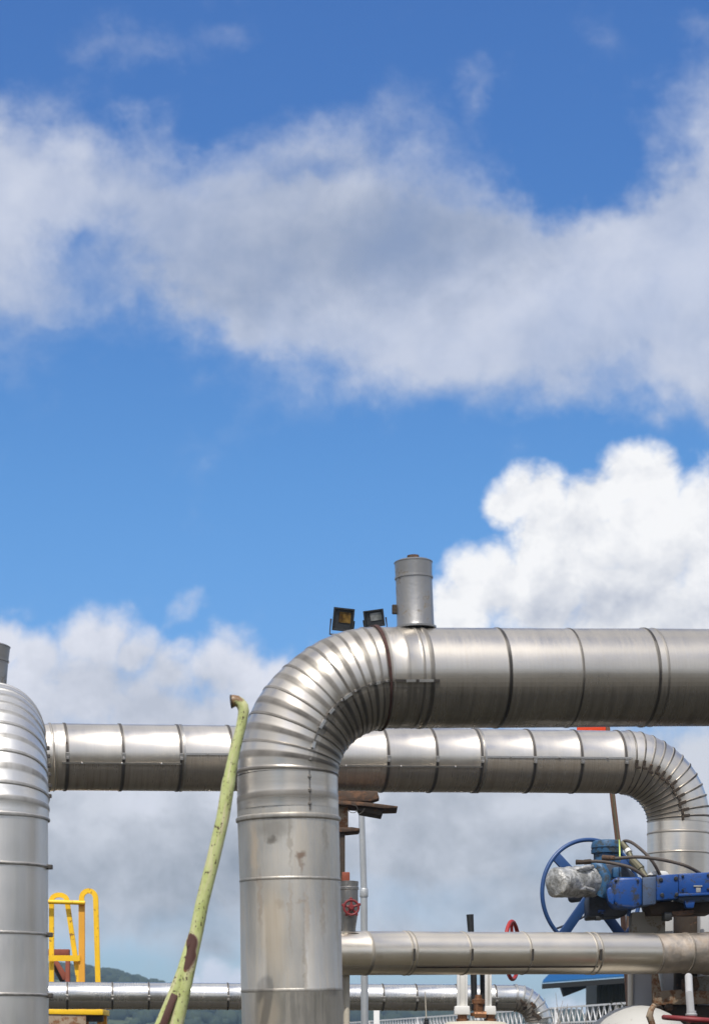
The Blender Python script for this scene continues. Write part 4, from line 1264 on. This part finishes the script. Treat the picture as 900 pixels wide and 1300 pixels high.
# ------------------------------------------------------------------ lattice fence
fe = thing('lattice_fence', (P(664, 1335, 52).x, 52, 0), 'white lattice topped fence slanting across the yard in front of the shed', 'fence')
fa_ = P(420, 1300, 75.0); fb_ = P(838, 1270.5, 40.5)
A_ = V((fa_.x, fa_.y, 0)); B_ = V((fb_.x, fb_.y, 0))
LEN = (B_ - A_).length; fd = (B_ - A_).normalized()
zt_ = 2.74
fn = fd.cross(UPV)
NB = 10
bay = LEN / NB
frot = Matrix((fd, fn, UPV)).transposed()
for i in range(NB + 1):
    p = A_ + fd * (bay * i)
    if i % 2 == 0:
        MB().box(p + UPV * (zt_ / 2), (0.09, 0.09, zt_), frot, 0.006, 1).build('post', M['fence_white'], fe)
for i in range(NB):
    p0 = A_ + fd * (bay * i); p1 = A_ + fd * (bay * (i + 1))
    mb = MB()
    c = (p0 + p1) / 2
    for z in (zt_, zt_ - 0.36, zt_ - 0.55, zt_ - 1.6):
        mb.box(c + UPV * z, (bay, 0.05, 0.042), frot)
    nz = int(bay / 0.38)
    for k in range(nz):
        a = p0 + fd * (bay * k / nz); b = p0 + fd * (bay * (k + 0.5) / nz); d = p0 + fd * (bay * (k + 1) / nz)
        mb.tube([a + UPV * (zt_ - 0.02), b + UPV * (zt_ - 0.35)], 0.014, 4)
        mb.tube([b + UPV * (zt_ - 0.35), d + UPV * (zt_ - 0.02)], 0.018, 4)
        mb.tube([a + UPV * (zt_ - 0.36), a + UPV * (zt_ - 0.55)], 0.018, 4)
        mb.tube([b + UPV * (zt_ - 0.36), b + UPV * (zt_ - 1.6)], 0.018, 4)
    mb.build('lattice_panel', M['fence_white'], fe)

# ------------------------------------------------------------------ shed with blue roof
YSh = 55.0
sh = thing('storage_shed', (P(790, 1335, YSh).x, YSh + 3, 0), 'dark green sheet shed under a bright blue corrugated roof', 'shed')
xl, xr = P(757.5, 0, YSh).x, P(1010, 0, YSh).x
zw = P(0, 1246, YSh).z
mb = MB()
n = 60
vs, fs = [], []
for i in range(n * 2 + 1):
    x = xl + (xr - xl) * i / (n * 2)
    y = YSh + (0.0 if i % 2 else 0.035)
    vs += [V((x, y, 0)), V((x, y, zw))]
for i in range(n * 2):
    fs.append((2 * i, 2 * i + 2, 2 * i + 3, 2 * i + 1))
mb.addm(vs, fs)
mb.box(((xl + xr) / 2, YSh + 1.36, zw / 2), (xr - xl, 2.6, zw))
mb.build('wall', M['wall_green'], sh)
# roof: eave rises slightly to the right in the photo (perspective of a skewed shed)
rv0 = P(688, 1247.5, YSh - 1.0); rv1 = P(1010, 1224, YSh - 1.0)
back = V((1.3, 4.4, 1.05))
mb = MB(); vs = []; fs = []
n = 150
for i in range(n * 2 + 1):
    q = rv0 + (rv1 - rv0) * (i / (n * 2))
    h = 0.07 if i % 2 else 0.0
    vs += [q + UPV * h, q + back + UPV * h, q + UPV * (h - 0.03), q + back + UPV * (h - 0.03)]
for i in range(n * 2):
    a, b = 4 * i, 4 * i + 4
    fs += [(a, b, b + 1, a + 1), (a + 2, a + 3, b + 3, b + 2), (a, a + 2, b + 2, b), (a + 1, b + 1, b + 3, a + 3)]
mb.addm(vs, fs)
mb.build('roof', M['roof_blue'], sh)
mb = MB()
v_ = [rv0 + V((0.0, 0.02, -0.035)), rv1 + V((0, 0.02, -0.035)), rv1 + V((0, 0.02, -0.20)), rv0 + V((0, 0.02, -0.17))]
mb.addm(v_ + [p + V((0, 0.08, 0)) for p in v_], [(0, 3, 2, 1), (4, 5, 6, 7), (0, 1, 5, 4), (2, 3, 7, 6), (1, 2, 6, 5), (0, 4, 7, 3)])
mb.build('fascia', M['roof_under'], sh)
MB().prism([(712, 1252), (744, 1250.5), (744, 1254.5), (716.5, 1265)], YSh - 0.6, 0.5, 0.01).build('eave_bracket', M['roof_under'], sh)

# shrubs by the fence
def shrub(name, base, h, wdt, n, mat, label, leafy=False, seed=1):
    rs = random.Random(seed)
    t = thing(name, base, label, 'shrub')
    mb = MB()
    tips = []
    for i in range(n):
        a = rs.uniform(0, 6.28); l = rs.uniform(0.6, 1.0)
        p = V(base)
        pts_ = [p + V((0, 0, 0))]
        d = V((math.cos(a) * wdt / h * rs.uniform(.2, 1), math.sin(a) * wdt / h * rs.uniform(.2, 1), 1)).normalized()
        for k in range(4):
            p = p + d * (h * l / 4)
            d = (d + V((rs.uniform(-.25, .25), rs.uniform(-.25, .25), rs.uniform(-.1, .1)))).normalized()
            pts_.append(p)
            tips.append((p, d))
        mb.tube(pts_, [0.014, 0.012, 0.009, 0.007, 0.004], 5)
    mb.build('stem', M['twig'], t)
    if leafy:
        lf = MB()
        for _ in range(420):
            p, d = rs.choice(tips)
            p = p + V((rs.gauss(0, .12), rs.gauss(0, .12), rs.gauss(0, .10)))
            a = V((rs.uniform(-1, 1), rs.uniform(-1, 1), rs.uniform(-1, 1))).normalized(); b = a.orthogonal().normalized()
            s = rs.uniform(.03, .06)
            lf.addm([p - a * s, p + b * s * .5, p + a * s, p - b * s * .5], [(0, 1, 2, 3)])
        lf.build('foliage', mat, t)
    return t


b_ = P(700, 1335, 46.0)
shrub('bare_shrub', (b_.x, 46.0, 0), 3.1, 0.6, 26, M['twig'], 'bare twiggy shrub beside the small rust marked pipe bend', False, 4)
b_ = P(787, 1335, 39.0)
shrub('leafy_shrub', (b_.x, 39.0, 0), 2.75, 0.35, 22, M['dry_leaf'], 'grey leafed shrub in front of the dark shed wall', True, 5)

# ------------------------------------------------------------------ ground, hills, wood
def grid_mesh(name, xs, ys, zf, mat, kind):
    vs = [V((x, y, zf(x, y))) for y in ys for x in xs]
    nx = len(xs)
    fs = [(j * nx + i, j * nx + i + 1, (j + 1) * nx + i + 1, (j + 1) * nx + i) for j in range(len(ys) - 1) for i in range(nx - 1)]
    mb = MB(); mb.addm(vs, fs, True)
    o = mb.build(name, mat, None, 60)
    o['kind'] = kind
    return o


grid_mesh('ground', [-3000, -300, 0, 300, 3000], [-3000, -300, 0, 300, 3000], lambda x, y: 0.0, M['ground'], 'structure')
RIDGE = [(-900, 1205), (-200, 1212), (60, 1223), (120, 1222), (150, 1227), (180, 1234), (215, 1246), (250, 1252), (300, 1258), (440, 1270), (600, 1278), (720, 1286), (900, 1292), (1300, 1297), (2400, 1290)]
YRI = 900.0


def ridge_z(x):
    px = 450 + x / YRI * F
    for (a, ya), (b, yb) in zip(RIDGE, RIDGE[1:]):
        if a <= px <= b:
            u = (px - a) / (b - a)
            return EYE + (HOR - (ya + (yb - ya) * u)) / F * YRI - 4.5
    return 20.0


def hill_z(x, y):
    u = (y - 420.0) / (YRI - 420.0)
    if u <= 0:
        return -0.6
    k = math.sin(min(u, 1.0) * math.pi / 2) ** 1.4 if u < 1 else max(0, 1 - (u - 1) * 1.4)
    n_ = mnoise.noise(V((x * 0.012, y * 0.012, 3))) * 3.0 + mnoise.noise(V((x * .05, y * .05, 1))) * 0.8
    return -0.6 + (ridge_z(x) + n_) * k


xs = [-480 + 12 * i for i in range(100)]
ys = [400 + 16 * i for i in range(52)]
grid_mesh('hills', xs, ys, hill_z, M['hill'], 'structure')
rs = random.Random(11)
protos = []
for k in range(4):
    b = bmesh.new()
    bmesh.ops.create_icosphere(b, subdivisions=2, radius=1.0)
    for v in b.verts:
        v.co *= 1 + mnoise.noise(v.co * 2.2 + V((k * 7, 0, 0))) * 0.45
    b.verts.index_update()
    protos.append(([v.co.copy() for v in b.verts], [[v.index for v in f.verts] for f in b.faces]))
    b.free()
wd = MB()
for i in range(4200):
    y = 430 + (rs.random() ** 0.6) * 490
    x = rs.uniform(-0.36, 0.36) * y
    if mnoise.noise(V((x * .02, y * .02, 9))) < -0.22 and y < 850:
        continue
    s = rs.uniform(1.5, 3.4) * (0.7 if y < 600 else 1)
    vv, ff = protos[i % 4]
    z = hill_z(x, y)
    wd.addm([V((x + p.x * s, y + p.y * s, z + s * 0.55 + p.z * s * 0.95)) for p in vv], ff, False)
o = wd.build('hillside_wood', M['wood'], None, 180)
tag(o, 'distant dark green wood covering the low hills', 'wood', None, 'stuff')

# unseen trees added behind and beside the camera, dark for the pipes to reflect
tl = MB()
for i in range(900):
    az = R(rs.uniform(62, 298)); d = rs.uniform(58, 80)
    lay_ = rs.random()
    hmax = 9.5 + 3.0 * mnoise.noise(V((math.sin(az) * 6, math.cos(az) * 6, 2)))
    s = rs.uniform(1.6, 3.2)
    vv, ff = protos[i % 4]
    c_ = V((math.sin(az) * d, math.cos(az) * d, 0.6 + lay_ * (hmax - s)))
    tl.addm([c_ + V((p.x * s, p.y * s, p.z * s * 0.9)) for p in vv], ff, False)
o = tl.build('added_tree_belt', M['wood'], None, 180)
tag(o, 'unseen dark tree belt added for the pipes to reflect', 'wood', None, 'stuff')

HAZE = True
if HAZE:
    m = bpy.data.materials.new('air')
    m.use_nodes = True
    nt = m.node_tree
    nt.nodes.clear()
    out = nt.nodes.new('ShaderNodeOutputMaterial')
    pv = nt.nodes.new('ShaderNodeVolumePrincipled')
    pv.inputs['Color'].default_value = (0.52, 0.74, 1.0, 1)
    pv.inputs['Density'].default_value = 0.00035
    pv.inputs['Anisotropy'].default_value = 0.2
    nt.links.new(pv.outputs[0], out.inputs['Volume'])
    o = MB().box((0, 0, 29.5), (7000, 7000, 61)).build('haze', m, None)
    tag(o, 'pale even haze lying over the whole yard and hills', 'haze', None, 'stuff')

# ------------------------------------------------------------------ sky and light
SUN_EL, SUN_AZ = 58.0, 186.0        # azimuth: clockwise from +Y (the view) ; 205 = behind the camera, to its left
ce = math.cos(R(SUN_EL))
SUNV = (math.sin(R(SUN_AZ)) * ce, math.cos(R(SUN_AZ)) * ce, math.sin(R(SUN_EL)))
w = bpy.data.worlds.new('World')
SC.world = w
w.use_nodes = True
w.node_tree.nodes.clear()
t = NT(w.node_tree)
tc = t.node('ShaderNodeTexCoord').outputs['Generated']
sx = t.node('ShaderNodeSeparateXYZ'); t.put(sx.inputs[0], tc)
X_, Y_, Z_ = sx.outputs
sky = t.node('ShaderNodeTexSky', sky_type='NISHITA', sun_disc=False)
sky.sun_elevation = R(SUN_EL); sky.sun_rotation = R(SUN_AZ)
sky.air_density = 1.0; sky.dust_density = 0.6; sky.ozone_density = 2.0
K = 0.10
hs = t.node('ShaderNodeHueSaturation')
hs.inputs['Saturation'].default_value = 1.27
t.put(hs.inputs['Color'], sky.outputs[0])
skyc = t.mix(1.0, hs.outputs[0], t.mix(t.step(Z_, 0.02, 0.28), (0.70, 0.84, 1.15, 1), t.mix(t.step(Z_, 0.25, 0.50), (1.04, 1.25, 1.44, 1), (1.08, 1.17, 1.48, 1))), 'MULTIPLY')
# cloud chart: a flat chart laid on the northern half of the sky dome
yy = t.m('MAXIMUM', Y_, 0.22)
cu = t.mad(t.m('DIVIDE', X_, yy), 2.52, 0.45)
cv = t.sub(1.335, t.mul(t.m('DIVIDE', Z_, yy), 2.52))
cb = t.node('ShaderNodeCombineXYZ'); t.put(cb.inputs[0], cu); t.put(cb.inputs[1], cv)
p = cb.outputs[0]
fr = t.step(Y_, 0.3, 0.55)
wn = t.vm('SUBTRACT', t.noise(p, 5.0, 5, 0.6, color=True), (0.5, 0.5, 0.5))
wn2 = t.vm('SUBTRACT', t.noise(p, 22.0, 4, 0.6, color=True), (0.5, 0.5, 0.5))
pw = t.vm('ADD', p, t.vm('SCALE', wn, scale=0.17))
pw = t.vm('ADD', pw, t.vm('SCALE', wn2, scale=0.045))
pws = t.vm('ADD', t.vm('ADD', p, t.vm('SCALE', wn, scale=0.085)), t.vm('SCALE', wn2, scale=0.020))
f1 = t.sub(t.noise(p, 5.5, 9, 0.58, 0.2), 0.5)
f2 = t.sub(t.noise(p, 16.0, 8, 0.60, 0.3), 0.5)

poff = t.vm('ADD', p, (-0.012, -0.022, 0))
f1o = t.sub(t.noise(poff, 5.5, 9, 0.58, 0.2), 0.5)
f2o = t.sub(t.noise(poff, 16.0, 8, 0.60, 0.3), 0.5)
rel = t.add(t.mul(t.sub(f1, f1o), 1.1), t.mul(t.sub(f2, f2o), 0.55))
# layer A: high soft band
A = [(0.03, 0.265, 0.27, 0.16, 1.45), (0.00, 0.19, 0.14, 0.12, 0.5), (0.27, 0.30, 0.30, 0.18, 1.3), (0.46, 0.30, 0.30, 0.19, 1.1),
     (0.40, 0.42, 0.22, 0.15, 0.9), (0.60, 0.37, 0.36, 0.17, 1.3), (0.74, 0.39, 0.30, 0.16, 1.0), (0.90, 0.37, 0.30, 0.18, 1.2),
     (0.915, 0.18, 0.12, 0.20, 0.95), (0.90, 0.28, 0.18, 0.14, 0.9), (0.90, 0.47, 0.18, 0.12, 0.8), (0.07, 0.41, 0.22, 0.10, 0.55),
     (0.55, 0.225, 0.13, 0.09, 0.22), (0.47, 0.16, 0.11, 0.10, 0.28), (0.12, 0.055, 0.12, 0.08, 0.55), (0.21, 0.07, 0.14, 0.05, 0.28), (0.30, 0.045, 0.06, 0.03, 0.25),
     (0.605, 0.12, 0.035, 0.06, 0.40), (0.77, 0.045, 0.07, 0.05, 0.35), (0.88, 0.01, 0.08, 0.04, 0.4),
     (0.10, 0.315, 0.10, 0.08, -0.95), (0.40, 0.235, 0.09, 0.035, -0.5), (0.79, 0.455, 0.08, 0.05, -0.7), (0.15, 0.40, 0.09, 0.07, -0.5), (0.70, 0.22, 0.18, 0.07, -0.35), (0.24, 0.45, 0.10, 0.06, -0.4),
     (1.10, 0.35, 0.3, 0.3, 1.2), (-0.2, 0.30, 0.3, 0.2, 1.2)]
fa = t.add(t.blobs(pw, A), t.add(t.mul(f1, 1.3), t.mul(f2, 0.62)))
aA = t.mul(t.step(fa, 0.07, 1.36), t.add(t.mul(f1, 0.6), 0.88))
shA = t.add(t.blobs(pw, [(0.40, 0.31, 0.34, 0.14, -0.62, -4), (0.30, 0.38, 0.22, 0.08, -0.3), (0.53, 0.30, 0.18, 0.10, -0.30), (0.62, 0.305, 0.16, 0.06, -0.25), (0.04, 0.24, 0.22, 0.14, 0.22), (0.72, 0.37, 0.3, 0.12, 0.30), (0.92, 0.35, 0.2, 0.15, 0.25), (0.88, 0.15, 0.12, 0.14, 0.25), (0.45, 0.44, 0.2, 0.08, 0.2), (0.27, 0.19, 0.14, 0.05, 0.15)]),
            t.add(t.mul(f1, 1.1), t.add(t.mul(f2, 0.25), t.mad(rel, 0.45, 0.56))))
shA = t.step(shA, -0.45, 1.15, 0.0, 1.0)
cA = t.mix(shA, srgb(150, 163, 188), srgb(210, 216, 232))

# layer B: cumulus with firm edges
B = [(.80, .605, .042), (.83, .615, .042), (.765, .635, .040), (.70, .637, .038), (.665, .632, .033), (.64, .646, .029), (.69, .68, .05), (.75, .69, .07), (.82, .69, .09), (.90, .640, .046), (.92, .70, .1),
     (.60, .745, .043), (.64, .735, .045), (.70, .75, .07), (.57, .79, .042), (.80, .77, .1), (.92, .78, .1), (.98, .62, .07), (1.06, .70, .16),
     (.0, .81, .040), (.045, .83, .045), (.10, .81, .045), (.13, .815, .045), (.17, .835, .042), (.215, .86, .045), (.285, .86, .048), (.31, .865, .05), (.345, .885, .05), (.40, .91, .055),
     (.1, .88, .09), (.2, .92, .09), (.3, .93, .09), (.02, .9, .09), (.4, .96, .1), (-.08, .86, .10), (-.2, .92, .15), (.268, 1.240, .030), (.300, 1.248, .030), (.235, 1.252, .024), (.72, 1.285, .03)]
bmax = None
for (bx_, by_, br_) in B:
    g_ = t.blob(pws, bx_, by_, br_ / 0.62, br_ / 0.62)
    bmax = g_ if bmax is None else t.m('SMOOTH_MAX', bmax, g_, 0.06)
puff = t.blobs(pw, [(0.24, 0.775, 0.05, 0.045, 0.75), (0.04, 0.75, 0.08, 0.025, 0.5)])
fbv = t.add(bmax, t.add(t.mul(f1, 0.75), t.mul(f2, 0.75)))
aB = t.m('MAXIMUM', t.step(fbv, 0.20, t.step(cu, 0.5, 0.4, 0.66, 0.74)), t.mul(t.step(t.add(puff, t.mul(f2, 0.8)), 0.25, 0.9), 0.45))
shB = t.add(t.blobs(pws, [(0.78, 0.76, 0.15, 0.07, -0.55), (0.70, 0.775, 0.12, 0.045, -0.35), (0.88, 0.78, 0.14, 0.06, -0.3), (0.80, 0.70, 0.10, 0.05, -0.15), (0.67, 0.70, 0.06, 0.04, -0.2), (0.62, 0.765, 0.07, 0.04, -0.3), (0.71, 0.665, 0.05, 0.03, -0.12), (0.17, 0.865, 0.16, 0.07, -0.65, 10), (0.22, 0.92, 0.22, 0.07, -0.5), (0.06, 0.86, 0.12, 0.05, -0.25), (0.30, 0.92, 0.15, 0.06, -0.4), (0.05, 0.93, 0.25, 0.07, -0.3)]),
            t.add(t.mul(rel, 1.9), t.add(t.mul(f1, 0.4), 0.95)))
shB = t.m('MINIMUM', t.m('MAXIMUM', shB, 0.0), 1.0)
lft = t.step(cu, 0.55, 0.35)
whB = t.mix(lft, srgb(252, 252, 253), srgb(226, 229, 240))
cB = t.mix(shB, srgb(190, 196, 210), whB)

# layer C: grey deck low over the horizon
top = t.step(t.add(cv, t.add(t.mul(f1, 0.25), t.mul(f2, 0.10))), 0.86, 0.96)
botm = t.step(t.add(cv, t.add(t.mul(f1, 0.10), t.mul(f2, 0.05))), 1.235, 1.175)
aC = t.mul(t.mul(top, botm), 0.97)
aC = t.add(aC, t.mul(t.mul(t.blobs(pw, [(0.52, 1.165, 0.16, 0.05, 0.6), (0.70, 1.10, .09, .05, .35), (0.20, 1.17, 0.25, 0.04, 0.5)]), -0.55), aC))
prof = t.step(cv, 0.98, 1.10, 0.95, 0.38, 'LINEAR')
prof2 = t.step(cv, 1.11, 1.19, 0.0, 0.34)
shC = t.add(t.add(prof, prof2), t.add(t.mul(f1, 2.0), t.add(t.mul(f2, 0.7), t.mul(rel, 0.5))))
shC = t.m('MINIMUM', t.m('MAXIMUM', shC, 0.0), 1.0)
cC = t.mix(shC, srgb(150, 156, 166), srgb(214, 217, 225))

# elsewhere in the sky: broken cloud
g = t.noise(t.mapping(tc, scale=(1, 1, 1.8)), 2.4, 8, 0.58, 0.2)
g2 = t.noise(t.mapping(tc, loc=(.03, .03, -0.05), scale=(1, 1, 1.8)), 2.4, 8, 0.58, 0.2)
inn = t.mul(fr, t.step(t.blob(p, 0.45, 0.65, 1.9, 1.9), 0.15, 0.40))
aG = t.mul(t.step(g, 0.37, 0.53), t.sub(1.0, inn))
aG = t.mul(aG, t.step(Z_, 0.0, 0.08))
cG = t.mix(t.m('ADD', t.mul(t.sub(g, g2), 3.0), 0.62, clamp=True), srgb(165, 172, 188), srgb(248, 248, 250))
# thin cloud round the sun shines brighter
sdn = t.node('ShaderNodeVectorMath', operation='DOT_PRODUCT')
t.put(sdn.inputs[0], tc); t.put(sdn.inputs[1], SUNV)
aur = t.m('POWER', t.m('MAXIMUM', sdn.outputs['Value'], 0.0), 7.0)
cG = t.vm('SCALE', cG, scale=t.mad(aur, 1.8, 1.0))

SCL = 1.0 / K
def lay(base, a, c):
    return t.mix(a, base, t.vm('SCALE', c, scale=SCL))
col = lay(skyc, aG, cG)
col = lay(col, t.mul(aA, fr), cA)
col = lay(col, t.mul(aC, fr), cC)
col = lay(col, t.mul(aB, fr), cB)
bg = t.node('ShaderNodeBackground')
t.put(bg.inputs['Color'], col)
bg.inputs['Strength'].default_value = K
wo = t.node('ShaderNodeOutputWorld')
t.l.new(bg.outputs[0], wo.inputs['Surface'])
w.cycles.sampling_method = 'MANUAL'
w.cycles.sample_map_resolution = 512

sl = bpy.data.lights.new('sun', 'SUN')
sl.energy = 3.8; sl.angle = R(0.53); sl.color = (1.0, 0.955, 0.88)
so = bpy.data.objects.new('sun', sl)
COL.objects.link(so)
ce = math.cos(R(SUN_EL))
sd_ = V((math.sin(R(SUN_AZ)) * ce, math.cos(R(SUN_AZ)) * ce, math.sin(R(SUN_EL))))
so.rotation_euler = (-sd_).to_track_quat('-Z', 'Y').to_euler()
so.location = (0, -10, 30)

# ------------------------------------------------------------------ camera
cam = bpy.data.cameras.new('camera')
cam.sensor_fit = 'AUTO'; cam.sensor_width = 36.0
cam.lens = 36.0 * F / 1300.0
cam.shift_y = (HOR - 650.0) / 1300.0
cam.clip_start = 0.1; cam.clip_end = 20000
cam.dof.use_dof = True; cam.dof.focus_distance = 23.0; cam.dof.aperture_fstop = 3.2
co = bpy.data.objects.new('camera', cam)
COL.objects.link(co)
co.location = (0, 0, EYE); co.rotation_euler = (R(90), 0, 0)
SC.camera = co

vs_ = SC.view_settings
vs_.view_transform = 'Standard'; vs_.look = 'None'; vs_.exposure = 0.0; vs_.gamma = 1.0
vs_.use_curve_mapping = False
SC.cycles.use_denoising = True
SC.cycles.max_bounces = 6
SC.cycles.volume_bounces = 1
